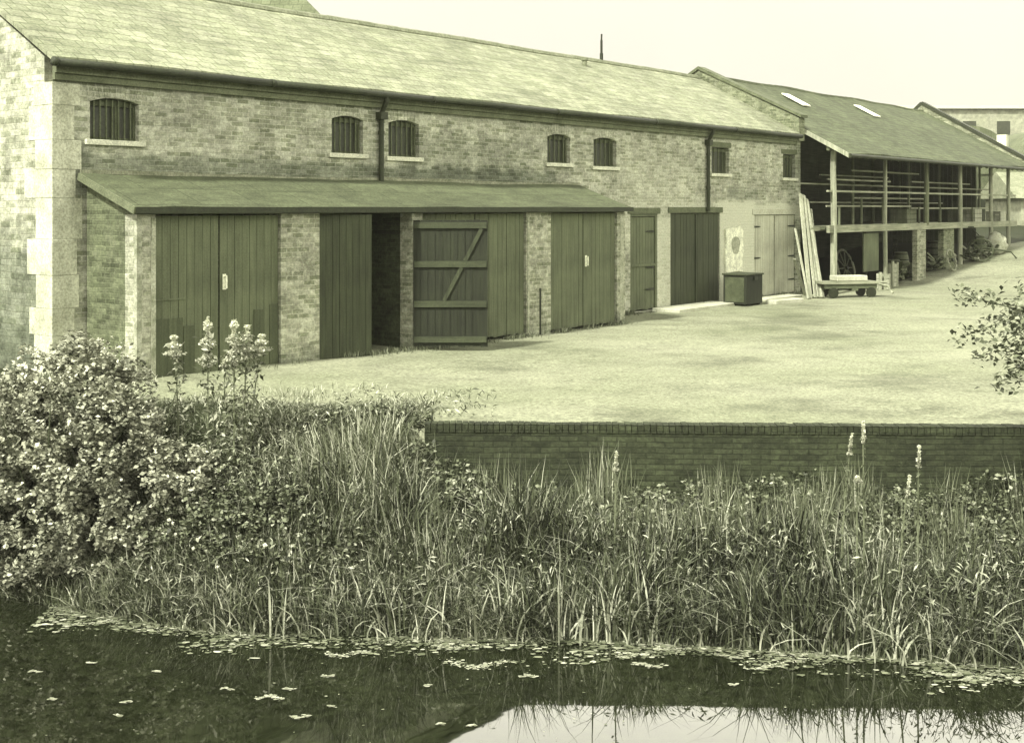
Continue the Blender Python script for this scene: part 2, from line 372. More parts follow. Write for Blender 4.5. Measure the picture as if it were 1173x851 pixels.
def strap(door, x, dx, z, mat=None, y=-0.018):
    p = [(x, z - 0.03), (x + dx * 0.75, z - 0.02), (x + dx, z), (x + dx * 0.75, z + 0.02), (x, z + 0.03)]
    MB().prism(p, y, y + 0.011).build('hinge', mat or MT['iron'], door)

# ================================================================== MAIN WAREHOUSE
wh = empty('brick_warehouse', ORG, ANG, 'long two-storey brick warehouse with pale slate roof and small upper windows', 'warehouse')
XR = U(917)
RY, RZ, EY, EZ = 3.35, 6.75, -0.16, 4.83
wins = [(103, 159, 113, 161), (380, 416, 133, 176), (445, 480, 138, 180), (627, 653, 154, 187), (680, 706, 158, 191), (815, 835, 169, 199), (897, 911, 177, 204)]
opens = []
for a, b, t, s in wins:
    opens.append([U(a), U(b), ZZ((a + b) / 2, s), ZZ((a + b) / 2, t)])
drs = [(722, 753, 245), (768, 825, 244), (864, 911, 246)]
dop = []
for a, b, t in drs: dop.append([U(a), U(b), 0.02, ZZ((a + b) / 2, t)])
back_open = [U(424, PM) + 0.2, U(470, PM) + .9, 0.02, 2.3]
m = MB(); wall_faces(m, 0, XR, -0.5, 4.72, opens + dop)
def arch_fill(m, o, rise, y0=0.0, y1=0.22):
    x0, x1, z0, z1 = o; n = 8; xs = [x0 + (x1 - x0) * i / n for i in range(n + 1)]
    zz = [z1 - rise * (2 * (x - (x0 + x1) / 2) / (x1 - x0)) ** 2 for x in xs]
    for i in range(n):
        if z1 - min(zz[i], zz[i + 1]) < 1e-4: continue
        m.quad((xs[i], y0, zz[i]), (xs[i + 1], y0, zz[i + 1]), (xs[i + 1], y0, z1), (xs[i], y0, z1))
        m.quad((xs[i], y0, zz[i]), (xs[i + 1], y0, zz[i + 1]), (xs[i + 1], y1, zz[i + 1]), (xs[i], y1, zz[i]))
for i, o in enumerate(opens):
    if i < 5: arch_fill(m, o, 0.07)
m.build('front_wall', MT['brick'], wh)
# gable end wall on the left, rear wall
gw = MB()
def gable_poly(y0, y1, top): return [(y0, -0.5), (y1, -0.5), (y1, top[1]), ((y0 + y1) / 2, top[0]), (y0, top[1])]
gw.prism([(0.225, -1.0), (2 * RY, -1.0), (2 * RY, 4.72), (RY, 6.62), (0.225, 4.86)], 0.0, 0.3, 'x')
gw.build('gable_wall', MT['gable_brick'], wh)
MB().prism([(0.225, -0.5), (2 * RY, -0.5), (2 * RY, 4.72), (RY, 6.72), (0.225, 4.86)], XR - 0.3, XR - 0.002, 'x').build('gable_wall', MT['brick'], wh)
MB().box(0.3, XR - 0.3, 2 * RY - 0.3, 2 * RY - .002, -0.5, 4.7).build('rear_wall', MT['brick'], wh)
# quoin: alternating stones wrapped round the corner
q = MB(); z = -0.3; i = 0
while z < 4.55:
    hgt = 0.62 if z > 1.5 else 0.6
    hgt = random.uniform(0.4, 0.62)
    lx, ly = (0.45, 0.5) if i % 2 else (0.38, 0.72)
    e = random.uniform(0, 0.008)
    q.box(-0.008 - e * .6, lx + random.uniform(-0.03, 0.05), -0.008 - e * .6, ly + random.uniform(-0.1, 0.1), z, min(z + hgt - 0.004, 4.47)); z += hgt; i += 1
q.build('quoin', MT['quoin'], wh, bevel=0.004)
# roof: front slope with gentle sag, rear slope
def roof_slope(y0, z0, y1, z1, x0, x1, thick=0.07, sag=0.02, nx=60, ny=8, seed=0):
    m = MB(); V = []
    nrm = Vector((0, -(z1 - z0), (y1 - y0))).normalized()
    if nrm.z < 0: nrm = -nrm
    for j in range(ny + 1):
        for i in range(nx + 1):
            x = x0 + (x1 - x0) * i / nx; t = j / ny
            s = sag * mn.noise(Vector((x * 0.35 + seed, t * 2, seed))) + 0.4 * sag * mn.noise(Vector((x * 1.3, t * 5, seed)))
            V.append((x, y0 + (y1 - y0) * t, z0 + (z1 - z0) * t + s))
    N = len(V); m.v = V + [(a, b, c - thick) for a, b, c in V]
    g = lambda i, j: j * (nx + 1) + i
    for j in range(ny):
        for i in range(nx):
            m.f.append((g(i, j), g(i + 1, j), g(i + 1, j + 1), g(i, j + 1))); m.f.append((N + g(i, j), N + g(i, j + 1), N + g(i + 1, j + 1), N + g(i + 1, j)))
    for i in range(nx):
        for j in (0, ny): m.f.append((g(i, j), g(i + 1, j), N + g(i + 1, j), N + g(i, j)))
    for j in range(ny):
        for i in (0, nx): m.f.append((g(i, j), g(i, j + 1), N + g(i, j + 1), N + g(i, j)))
    return m
XPA = XR - 0.36
rf = roof_slope(EY, EZ, RY, RZ, -0.09, XPA, sag=0.03).build('roof', MT['slate'], wh)
roof_slope(2 * RY + 0.15, EZ, RY + 0.002, RZ, -0.09, XPA).build('rear_roof', MT['slate'], wh)
rt = MB(); x = -0.1; k = 0
while x < XPA - 0.1:
    s = 0.03 * mn.noise(Vector((x * 0.35, 2, 0)))
    L = min(0.45, XPA - x)
    rt.tube([(x + 0.003, RY, RZ - 0.03 + s), (x + L - 0.003, RY, RZ - 0.03 + s)], 0.1 + 0.004 * (k % 2), 8); x += 0.45; k += 1
rt.build('ridge_tiles', MT['ridge'], rf)
# vent terminals on the roof
xp = U(689, PM + RY)
v = MB().tube([(xp, RY, RZ), (xp, RY, RZ + 0.25)], 0.05).tube([(xp, RY, RZ + 0.2), (xp, RY, RZ + 0.62)], 0.035).tube([(xp, RY, RZ + 0.62), (xp + .01, RY, RZ + 0.8)], 0.025)
v.build('flue_pipe', MT['iron'], rf)
xs_ = U(668, PM + 2.9); zr = RZ - (RY - 2.85) * (RZ - EZ) / (RY - EY)
MB().tube([(xs_, 2.85, zr - 0.05), (xs_, 2.85, zr + 0.14)], 0.07).tube([(xs_, 2.85, zr + .14), (xs_, 2.85, zr + 0.19)], 0.1).build('roof_vent', rough_mat('vent_clay', 0.16), rf)
# parapet coping at right gable
slope = (RZ - EZ) / (RY - EY)
pp = MB().prism([(EY + 0.03, 4.62), (EY + 0.03, EZ + 0.48), (RY, RZ + 0.26), (2 * RY, EZ + 0.2), (2 * RY, 4.6)], XPA, XR + 0.01, 'x').build('parapet', brick_mat('parapet_brick_shaded', .13, pale=.2), wh)  # brick darker than the wall: shade of the shadow side put into its colour
cp = MB().prism([(EY - 0.05, EZ + 0.482), (EY - 0.05, EZ + 0.57), (RY, RZ + 0.36), (2 * RY + .1, EZ + 0.3), (2 * RY + .1, EZ + 0.22), (RY, RZ + 0.262)], XPA - 0.05, XR + 0.06, 'x').build('coping', MT['coping'], pp)
# eaves: brick cornice, pale fascia, dark gutter
MB().box(0, XPA, -0.07, -0.001, 4.50, 4.60).box(0, XPA, -0.11, -0.001, 4.602, 4.71).build('cornice', MT['fascia'], wh)
g = MB()
for k in range(6):
    a, b = -0.1 + k * (XPA + 0.1) / 6, -0.1 + (k + 1) * (XPA + 0.1) / 6
    g.tube([(a + 0.004, EY - 0.06, 4.745 - 0.004 * (k % 2)), (b - 0.004, EY - 0.06, 4.745 - 0.004 * (k % 2))], 0.062, 10)
    g.tube([(a - 0.02, EY - 0.06, 4.745), (a + 0.05, EY - 0.06, 4.745)], 0.071, 10)
g.build('gutter', MT['gutter'], wh, smooth=True)
def downpipe(px, zb, par=wh):
    x = U(px); d = MB().tube([(x, EY - 0.06, 4.7), (x, EY - 0.05, 4.62), (x, -0.07, 4.38), (x, -0.07, zb)], 0.05, 10)
    d.box(x - 0.09, x + 0.09, -0.16, -0.005, 4.28, 4.42)
    zc = 4.0
    while zc > zb: d.tube([(x, -0.07, zc), (x, -0.07, zc + 0.06)], 0.062, 10); zc -= 0.9
    d.build('downpipe', MT['pipe'], par)
downpipe(434, 3.1); downpipe(809, 2.5)
# windows
for i, o in enumerate(opens):
    x0, x1, z0, z1 = o; wd = x1 - x0; ht = z1 - z0
    fr = MB(); t = 0.045
    fr.box(x0, x0 + t, 0.10, 0.16, z0, z1 - 0.03).box(x1 - t, x1, 0.10, 0.16, z0, z1 - 0.03).box(x0, x1, 0.101, 0.159, z0, z0 + t).box(x0, x1, 0.101, 0.159, z1 - 0.12, z1 - 0.03)
    fw = fr.build('window', MT['frame'], wh)
    MB().box(x0, x1, 0.165, 0.18, z0, z1).build('pane', MT['glass'], fw)
    nb = 8 if i == 0 else (6 if i < 3 else 5 if i < 5 else 4)
    br_ = MB()
    for k in range(1, nb):
        xx = x0 + wd * k / nb
        br_.box(xx - 0.013, xx + 0.013, 0.06, 0.08, z0, z1 - 0.02)
    if i == 0:
        br_.box(x0 + wd * .56, x0 + wd * .64, 0.085, 0.1, z0 + .03, z1 - .12)
    br_.build('bars', MT['frame'], fw)
    MB().box(x0 - 0.09, x1 + 0.09, -0.06, 0.12, z0 - 0.085, z0 - 0.002).build('sill', MT['sill'], fw, bevel=0.006)
    if i < 5:   # brick arch, one voussoir after another
        ar = MB(); n = max(7, int(wd / 0.085)); rise = 0.07
        for k in range(n):
            t0, t1 = (k + 0.06) / n * 2 - 1, (k + 0.94) / n * 2 - 1
            def P(t, r): return ((x0 + x1) / 2 + t * (wd / 2 + 0.02 + r * 0.25), z1 + 0.004 - rise * t * t + r)
            ar.prism([P(t0, 0.0), P(t1, 0.0), P(t1, 0.2), P(t0, 0.2)], -0.006, 0.02)
        ar.build('arch', MT['brick'], wh)
    else:
        MB().box(x0 - 0.12, x1 + 0.12, -0.006, 0.05, z1 + .002, z1 + 0.14).build('lintel', MT['sill'] if False else MT['coping'], wh)
# doors of the warehouse
for k, (o, (a, b, t)) in enumerate(zip(dop, drs)):
    x0, x1, z0, z1 = o
    if k == 0:
        MB().box(x0, x0 + .07, .02, .1, 0, z1).box(x1 - .07, x1, .02, .1, 0, z1).box(x0 + .07, x1 - .07, .02, .1, z1 - .07, z1).build('door_frame', MT['door'], wh)
        d = leaf(wh, x0 + .08, x1 - .08, 0.04, z1 - .08, 0.05, MT['door'])
        for zz in (0.55, 1.1, 2.0): strap(d, x1 - x0 - .18, -0.42, zz)
        MB().box(0, x1 - x0 - .16, -0.03, -0.008, 1.13, 1.2).build('rail', MT['door'], d)
    else:
        md = MT['door_dark'] if k == 1 else MT['door_white']; xm = (x0 + x1) / 2
        d1 = leaf(wh, x0 + .01, xm - .008, 0.04, z1 - .01, 0.04, md); d2 = leaf(wh, xm + .008, x1 - .01, 0.04, z1 - .01, 0.04, md)
        if k == 2:
            for zz in (0.45, 1.15, 2.05): strap(d1, 0.02, 0.42, zz); strap(d2, xm * 0 + (x1 - xm) - 0.03, -0.45, zz)
        MB().box(0.0, 0.05, -0.035, -0.008, 0.06, z1 - .05).build('cover_strip', md, d2)
    MB().box(x0 - .12, x1 + .12, -.02, .05, z1 + .002, z1 + .15).build('lintel', MT['coping'] if k < 2 else MT['slab'], wh)
# inside darkness: floor slab of the upper storey stops the light
MB().box(0.3, XR - 0.31, 0.24, 2 * RY - .31, 2.75, 2.9).build('upper_floor', MT['timber_dark'], wh)

# ================================================================== LEAN-TO GARAGES
lt = empty('lean_to_garage', ORG, ANG, 'low brick lean-to garage row with sloping felt roof and plank doors', 'garage')
yl = -LD
UL = lambda px: U(px, PL)
ZT = 2.50
lx0, lx1 = UL(157), UL(716)
bays = [(178, 322), (366, 472), (484, 603), (631, 707)]
piers = [(157, 178), (322, 366), (472, 484), (603, 631), (707, 716)]
for a, b in piers:
    m = MB(); x0, x1 = UL(a), UL(b)
    wall_faces(m, x0, x1, -0.4, ZT, [], yl)
    m.box(x0, x1, yl + 0.002, yl + 0.3, -0.4, ZT - .002)
    m.build('pier', MT['lean_brick'], lt)
MB().prism([(yl + 0.301, -0.4), (-0.035, -0.4), (-0.035, 3.0), (yl + 0.301, 2.56)], lx0, lx0 + 0.25, 'x').build('end_wall', MT['end_brick'], lt)
MB().prism([(yl + 0.301, -0.4), (-0.002, -0.4), (-0.002, 3.0), (yl + 0.301, 2.56)], lx1 - 0.25, lx1, 'x').build('end_wall', MT['lean_brick'], lt)
# pale rendered corner strips
MB().box(lx0 - .012, lx0 + 0.07, yl - .012, yl + .05, -0.3, 2.45).build('corner_strip', rough_mat('old_render', 0.26, 0.45, 5, 30), lt)
MB().box(UL(173), UL(178) - .002, yl - .016, yl - .001, -0.3, 2.45).build('corner_strip', rough_mat('old_render_b', 0.28, 0.45, 5, 30), lt)
for a_, b_ in ((604, 606), (710, 714)): MB().box(UL(a_), UL(b_), yl - .012, yl - .001, 0, 2.45).build('corner_strip', rough_mat('old_render_c', 0.28, 0.45, 5, 30), lt)
MB().box(lx0, lx1, yl + 0.02, yl + 0.3, ZT, ZT + 0.055).build('lintel_beam', MT['timber_dark'], lt)
# roof
lr = roof_slope(yl - 0.14, 2.60, -0.003, 3.12, lx0 - 0.12, lx1 + 0.1, thick=0.05, sag=0.035, nx=60, ny=4, seed=4).build('roof', MT['felt'], lt)
MB().box(lx0 - 0.12, lx1 + 0.1, yl - 0.165, yl - 0.142, 2.515, 2.61).build('fascia', MT['gutter'], lr)
MB().beam((lx0 - 0.135, yl - 0.15, 2.56), (lx0 - 0.135, -0.03, 3.07), 0.03, 0.11).build('bargeboard', MT['fascia'], lr)
fm = MB()
for k in range(24):
    a = lx0 - .1 + (lx1 - lx0 + .2) * k / 24; b = lx0 - .1 + (lx1 - lx0 + .2) * (k + 1) / 24
    zt_ = 3.16 + random.uniform(-.015, .02); fm.box(a + .002, b - .002, -0.02, -0.004, 3.07, zt_)
fm.build('flashing', rough_mat('lead_flashing', 0.2, 0.4, 4, 30), lr)
# doors
def pair(a, b, hand=True, mat='door'):
    x0, x1 = UL(a), UL(b); xm = (x0 + x1) / 2
    d1 = leaf(lt, x0 + .012, xm - .012, 0.05, ZT - .015, yl + 0.06, MT[mat]); d2 = leaf(lt, xm + .012, x1 - .012, 0.05, ZT - .015, yl + 0.06, MT[mat])
    if hand: handle(d2, 0.08, 1.45)
    return d1, d2
d1, d2 = pair(178, 322)
# darker repair boards low on the first pair
MB().box(0.02, 0.5, -0.016, -0.005, 0.1, 0.95).box(0.52, 0.72, -0.014, -0.005, 0.1, .82).build('repair_board', MT['patch'], d1)
MB().box(0.66, 0.84, -0.016, -0.005, 0.12, 0.98).box(0.98, 1.15, -0.014, -0.005, 0.1, 1.05).build('repair_board', MT['patch'], d2)
MB().box(0.0, 0.56, -0.018, -0.006, 1.22, 1.245).build('rail', MT['door'], d1)
x0, x1 = UL(366), UL(472); wl = (x1 - x0) / 2
dl = leaf(lt, x0 + .012, x0 + wl, 0.04, ZT - .015, yl + 0.02, MT['door_dark'], 'dark plank leaf standing slightly ajar', 'l', 7)
LW = 1.36
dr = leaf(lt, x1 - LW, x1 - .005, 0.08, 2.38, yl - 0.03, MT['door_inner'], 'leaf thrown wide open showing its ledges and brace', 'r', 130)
lg = MB()
for zz in (0.22, 0.86, 1.58, 2.28): lg.box(-LW + .03, -0.02, 0.034, 0.07, zz - 0.055, zz + 0.055)
lg.build('ledge', MT['ledge'], dr)
MB().beam((-LW + 0.12, 0.05, 2.22), (-LW + 0.42, 0.05, 1.64), 0.07, 0.03, (0, 1, 0)).beam((-LW + 0.48, 0.05, 1.52), (-LW + .80, 0.05, 0.92), 0.07, 0.03, (0, 1, 0)).build('brace', MT['door_dark'], dr)
d1, d2 = pair(484, 603); d1['label'] = 'closed leaf half hidden behind the open one'
pair(631, 707)
MB().box(UL(618), UL(619.2), yl - .02, yl - .002, 0, .95).build('iron_bar', MT['iron'], lt)
# inside of the open bay: dark cross wall, floor
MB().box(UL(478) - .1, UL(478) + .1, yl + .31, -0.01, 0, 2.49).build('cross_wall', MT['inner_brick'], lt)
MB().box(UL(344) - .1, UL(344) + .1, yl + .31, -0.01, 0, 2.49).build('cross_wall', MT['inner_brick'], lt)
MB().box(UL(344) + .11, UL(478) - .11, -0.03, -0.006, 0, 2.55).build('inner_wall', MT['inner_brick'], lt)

# ================================================================== OPEN TIMBER SHED
PS = 15.9; ys = PS - PM                       # post plane
US = lambda px, P=PS: U(px, P)
sh = empty('open_shed', ORG, ANG, 'two-storey open-fronted timber shed on posts with dark slate roof', 'shed')
EYS, EZS = 15.25 - PM, 4.24
SX0, SX1 = XR + 0.07, U(1185, 15.25)
RYS, RZS = 3.21, 6.83
sr = roof_slope(EYS, EZS, RYS, RZS, SX0 - 0.0, SX1, sag=0.05, nx=70, seed=9).build('roof', MT['shedroof'], sh)
roof_slope(RYS * 2 - EYS, EZS, RYS + .002, RZS, SX0, SX1, sag=0.03, seed=11).build('rear_roof', MT['shedroof'], sh)
rt = MB(); x = SX0
while x < SX1 - .1:
    s = 0.05 * mn.noise(Vector((x * 0.35 + 9, 2, 9))); rt.tube([(x + .003, RYS, RZS - .04 + s), (min(x + .44, SX1), RYS, RZS - .04 + s)], 0.09, 8); x += .45
rt.build('ridge_tiles', MT['shedroof'], sr)
sl_s = (RZS - EZS) / (RYS - EYS)
def sroof(y): return EZS + (y - EYS) * sl_s
for (pa, pb) in (((897, 110), (927, 124)), ((980, 123), (1007, 136))):     # roof lights, lying on the slope
    # find local coordinates on the slope plane for both ends
    def hit(px, py):
        best = None
        for P in np.linspace(15.3, 19.95, 300):
            z = sroof(P - PM); d = abs(ZZ(px, py + 0.0, P) - z)
            if best is None or d < best[0]: best = (d, P)
        P = best[1]; return U(px, P), P - PM
    (xa, ya), (xb, yb) = hit(*pa), hit(*pb)
    m = MB(); xa = (xa + xb) / 2; wv = 0.28
    y0, y1 = min(ya, yb), max(ya, yb)
    n0 = len(m.v)
    for dz in (0.05, 0.09):
        m.v += [(xa - wv, y0, sroof(y0) + dz), (xa + wv, y0, sroof(y0) + dz), (xa + wv, y1, sroof(y1) + dz), (xa - wv, y1, sroof(y1) + dz)]
    for f in ((0, 3, 2, 1), (4, 5, 6, 7), (0, 1, 5, 4), (1, 2, 6, 5), (2, 3, 7, 6), (3, 0, 4, 7)): m.f.append(f)
    m.build('roof_light', rough_mat('roof_light_glass', 0.62, 0.1, 3, 20, rough=0.3, spec=0.6), sr)
MB().prism([(EYS - .02, EZS - .02), (EYS - .02, EZS - .16), (0.0, sroof(0) - .16), (0.0, sroof(0) - .02)], SX0 - .06, SX0 - .003, 'x').build('bargeboard', MT['post'], sr)
MB().tube([(SX0, EYS - 0.06, EZS - .09), (SX1, EYS - 0.06, EZS - .09)], 0.055, 8).build('gutter', MT['gutter'], sr)
# right gable parapet + coping
pw = MB().prism([(EYS, sroof(EYS) - .25), (EYS, sroof(EYS) + .12), (RYS, RZS + .3), (2 * RYS, EZS), (2 * RYS, EZS - .4), (RYS, RZS - .9)], SX1 + .002, SX1 + .3, 'x').build('end_wall', MT['far_wall'], sh)
MB().beam((SX1 + .15, EYS - .05, EZS + .15), (SX1 + .15, RYS, RZS + .34), .36, .14).beam((SX1 + .15, RYS, RZS + .34), (SX1 + .15, RYS * 2, EZS + .1), .36, .12).build('coping', MT['gutter'], pw)
MB().box(SX1 + .02, SX1 + .28, RYS - 3.6, RYS - 3.2, sroof(-.3), sroof(-.3) + .75).build('chimney', MT['sill'], pw)
# floors & beams: upper floor deck
ZF = 2.0
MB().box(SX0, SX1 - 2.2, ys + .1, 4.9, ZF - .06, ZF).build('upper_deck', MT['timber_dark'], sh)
MB().box(SX0, SX1 - .3, ys - .05, ys + .06, ZF - .16, ZF + .06).build('floor_beam', MT['timber_x'], sh)
MB().box(SX0, SX1 - .3, ys - .01, ys + .06, 3.07, 3.13).build('rail', MT['timber_x'], sh)
for (xa_, xb_, yy_, zz_) in [(965, 1060, .5, 2.62), (970, 1040, .6, 3.46), (1000, 1075, .7, 3.78), (1060, 1150, .5, 2.55), (1070, 1135, .8, 3.5), (1020, 1100, 1.3, 2.9)]:
    MB().box(US(xa_), US(xb_), ys + yy_, ys + yy_ + .05, zz_, zz_ + .055).build('rack_rail', MT['timber_x'], sh)
for px in (978, 1003, 1027, 1068, 1092, 1115, 1128): post_x = US(px); MB().box(post_x - .03, post_x + .03, ys + .45, ys + .5, ZF, 2.62 + .3 * (px % 3)).build('baluster', MT['post2'], sh)
for px in (990, 1030, 1062, 1094, 1124): xx = US(px); MB().box(xx - .07, xx + .07, ys + 2.2, ys + 2.34, -.1, ZF - .07).build('inner_pier', MT['inner_brick'], sh)
MB().box(SX0, SX1 - .3, ys + 1.0, ys + 1.06, 3.32, 3.37).box(US(975), US(1050), ys + 1.0, ys + 1.06, 3.62, 3.66).box(SX0, SX1 - 4, ys + 1.7, ys + 1.76, 2.75, 2.8).build('back_rail', MT['timber_x'], sh)
MB().box(SX0, SX1, ys - .04, ys + .06, sroof(ys) - .28, sroof(ys) - .12).build('wall_plate', MT['timber_dark'], sh)
# boarded back wall
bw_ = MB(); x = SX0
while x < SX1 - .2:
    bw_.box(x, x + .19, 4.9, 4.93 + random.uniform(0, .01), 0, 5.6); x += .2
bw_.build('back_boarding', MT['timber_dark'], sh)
m = MB(); yy = .85
while yy < 4.85: m.box(SX1 - .04 + random.uniform(0, .01), SX1 - .005, yy, yy + .19, .3, sroof(min(yy, RYS * 2 - yy - .19)) - .35); yy += .2
m.build('end_boarding', MT['timber_dark'], sh)
def post(px, zb, zt, r, mat='post', P=PS, wob=.03, square=False):
    x = U(px, P); y = P - PM; n = 7; pts = []
    for i in range(n):
        t = i / (n - 1); pts.append((x + wob * mn.noise(Vector((px, t * 3, 0))), y + wob * mn.noise(Vector((0, t * 3, px))), zb + (zt - zb) * t))
    if square: MB().box(x - r, x + r, y - r, y + r, zb, zt).build('post', MT[mat], sh)
    else: MB().tube(pts, [r * (1.1 - .2 * i / (n - 1)) for i in range(n)], 8).build('post', MT[mat], sh)
ztp = sroof(ys) - .12
post(955, -.1, ztp, .10, 'post', wob=.07); post(1014, -.1, ztp, .075); post(1061, ZF, ztp, .09, 'post2'); post(1100, .2, ztp, .085, 'post'); post(1135, 1.2, ztp, .08, 'post'); post(1155, .6, ztp, .08, 'post')
for px, P in ((977, 17.0), (1041, 17.0), (1076, 17.0), (1122, 17.0)): post(px, ZF, sroof(P - PM) - .1, .05, 'post2', P)
for px, P in ((1000, 18.6), (1030, 18.6), (1060, 18.6), (1090, 18.6), (1118, 18.6)): post(px, ZF, sroof(P - PM) - .1, .06, 'timber_dark', P)
MB().box(US(1049), US(1059), ys - .05, ys + .12, -.1, ZF - .17).build('brick_pillar', brick_mat('shed_pillar_brick', 0.2, pale=.6), sh)
MB().box(US(1084), US(1096), ys + .1, ys + .3, 0, ZF - .17).build('brick_pillar', brick_mat('shed_pillar_brick_b', 0.13, pale=.6), sh)
MB().box(US(993), US(1010), ys + .1, ys + .14, .55, 1.78).build('hanging_board', MT['door'], sh)
MB().beam((US(935), ys + .35, 0.0), (US(921), ys + .3, 1.1), .08, .05).build('strut', MT['post'], sh)
MB().beam((US(921, 16.4), ys + .3, ZF - .05), (US(955), ys + .3, ZF - .05), .08, .1).build('cross_beam', MT['timber_x'], sh)
# rafters seen at the verge
for k in range(30):
    x = SX0 + .2 + k * (SX1 - SX0 - .4) / 29
    MB().beam((x, EYS + .02, sroof(EYS) - .13), (x, RYS, RZS - .14), .05, .1).build('rafter', MT['timber_dark'], sh)

# ------------------------------------------------------------------ ground
def smooth(a, b, x):
    t = np.clip((x - a) / (b - a), 0, 1); return t * t * (3 - 2 * t)
def Yw(X): return 14.66 - 0.033 * (np.clip(X, -6, 40) + .9)
EXs = [-40, -7, -5.4, -4.3, -2.94, .12, 2.64, 4.9, 9, 40]; EYs_ = [13.9, 13.75, 13.3, 12.75, 12.2, 12.05, 11.7, 11.2, 11.0, 10.9]
def Ye(X): return np.interp(X, EXs, EYs_)
def vnoise(X, Y, s, seed=0):
    f = np.vectorize(lambda a, b: mn.noise(Vector((a * s, b * s, seed)))); return f(X, Y)
def along(X, Y):  # local building coordinates
    dx, dy = X - ORG.x, Y - ORG.y
    return dx * DX + dy * DY, -dx * DY + dy * DX
RX0 = US(1040)
def yard(X, Y):
    a, b = along(X, Y)
    r = np.clip((a - RX0) / 10, 0, None); 
    rise = 1.0 * np.minimum(r, 1.0) + 0.35 * np.clip(r - 1, 0, 30)
    z = rise * smooth(-14, -4, b) + rise * .55 * (1 - smooth(-14, -4, b))
    z = z + 0.09 * (1 - smooth(2, 9, a)) * smooth(-6, -1, b)
    return z
def ground_h(X, Y, wob=None):
    ye = Ye(X); yw = Yw(X); L = 1 - smooth(-1.5, -.5, X)
    base_r = -1.05; 
    tr = (Y - ye) / np.maximum(yw - ye, .1)
    zr = WZ - .06 + (base_r - WZ) * np.clip(tr, 0, 1) ** .8
    zr = np.where(Y > yw + .16, yard(X, Y), zr)
    top = 16.0 + .25 * np.sin(X * 1.3)
    tl = np.clip((Y - ye) / (top - ye), 0, 1)
    zl = WZ - .06 + (yard(X, Y) - WZ + .06) * (1 - (1 - tl) ** 1.7)
    z = zr * (1 - L) + zl * L
    z = np.where(Y < ye, np.maximum(WZ - .06 - (ye - Y) * .5, -2.7), z)
    z = np.where(Y < -2, np.minimum(-2.7 + (-2 - Y) * .8, -1.0), z)
    return z
xs = np.unique(np.concatenate([np.linspace(-600, -60, 10), np.linspace(-60, -8, 20), np.linspace(-8, 8, 130), np.linspace(8, 40, 70), np.linspace(40, 120, 20), np.linspace(120, 600, 8)]))
tt = np.concatenate([np.linspace(-600, -40, 6), np.linspace(-30, -2, 12), np.linspace(-1, 9.5, 12), np.linspace(10, 14.6, 40), [14.70, 14.82, 14.825, 14.95], np.linspace(15.05, 20, 44), np.linspace(20.3, 60, 90), np.linspace(62, 150, 20), np.linspace(180, 600, 9)])
GX, GT = np.meshgrid(xs, tt); GY = np.where((GT > 9) & (GT < 20), GT + (Yw(GX) - 14.66), GT)
GZ = ground_h(GX, GY)
near = (GY > 11) & (GY < 70)
nz = vnoise(GX, GY, .5, 3) * .03 + vnoise(GX, GY, 2.1, 5) * .012
GZ = GZ + np.where(near, nz, 0)
# wheel ruts
V = np.stack([GX, GY, GZ], -1).reshape(-1, 3); ny, nx = GX.shape
I = np.arange(ny * nx).reshape(ny, nx); Fg = np.stack([I[:-1, :-1], I[:-1, 1:], I[1:, 1:], I[1:, :-1]], -1).reshape(-1, 4)
m, nt, b = new_mat('yard_ground'); co = objco(nt)
n1 = noise_node(nt, co, .25, 6, .6); n2 = noise_node(nt, co, 1.0, 6, .7, (.8, 1.2, 1)); n3 = noise_node(nt, co, 17, 4, .9)
n4 = noise_node(nt, co, 3.5, 5, .75)
c = ramp(nt, n1, [(.3, tone(.185)), (.7, tone(.26))])
n5 = noise_node(nt, co, .42, 6, .72, (.9, 1.1, 1), (3, 8, 1)); c = mix(nt, 1.0, c, ramp(nt, n5, [(.36, .66), (.48, .97), (.7, 1.12)]), 'MULTIPLY')
c = mix(nt, 1.0, c, ramp(nt, n2, [(.33, .8), (.45, .96), (.7, 1.08)]), 'MULTIPLY')
c = mix(nt, 1.0, c, ramp(nt, n4, [(.3, .85), (.7, 1.12)]), 'MULTIPLY')
c = mix(nt, 1.0, c, ramp(nt, n3, [(.35, .5), (.65, 1.45)]), 'MULTIPLY')
at_ = nd(nt, 'ShaderNodeAttribute', attribute_name='tint')
jit = nd(nt, 'ShaderNodeMath', operation='MULTIPLY_ADD'); lk(nt, n4, jit.inputs[0]); jit.inputs[1].default_value = .7; lk(nt, at_.outputs['Fac'], jit.inputs[2])
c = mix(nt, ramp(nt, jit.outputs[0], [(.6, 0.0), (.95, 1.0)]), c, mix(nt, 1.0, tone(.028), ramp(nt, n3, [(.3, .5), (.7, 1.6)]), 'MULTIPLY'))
lk(nt, c, b.inputs['Base Color']); b.inputs['Roughness'].default_value = .95; b.inputs['Specular IOR Level'].default_value = .1
bump(nt, b, n3, .5, .015)
Lm = 1 - smooth(-1.6, -.9, GX)
soil = np.where(GY < Yw(GX) + .1, 1.0, 0.0); soil = np.maximum(soil, Lm * (1 - smooth(15.3, 16.9, GY)))
soil = np.maximum(soil, .0)
ga, gb = along(GX, GY)
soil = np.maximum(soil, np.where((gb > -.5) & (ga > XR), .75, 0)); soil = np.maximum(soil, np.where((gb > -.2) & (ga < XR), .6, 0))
soil = np.maximum(soil, np.where(ga < -.5, smooth(-7, -3, gb) * .5, 0))
soil = np.maximum(soil, np.where(GY > 75, .6, 0))
o = fast_mesh('ground', V, Fg, soil.ravel(), m, smooth=False); tag(o, kind='structure')

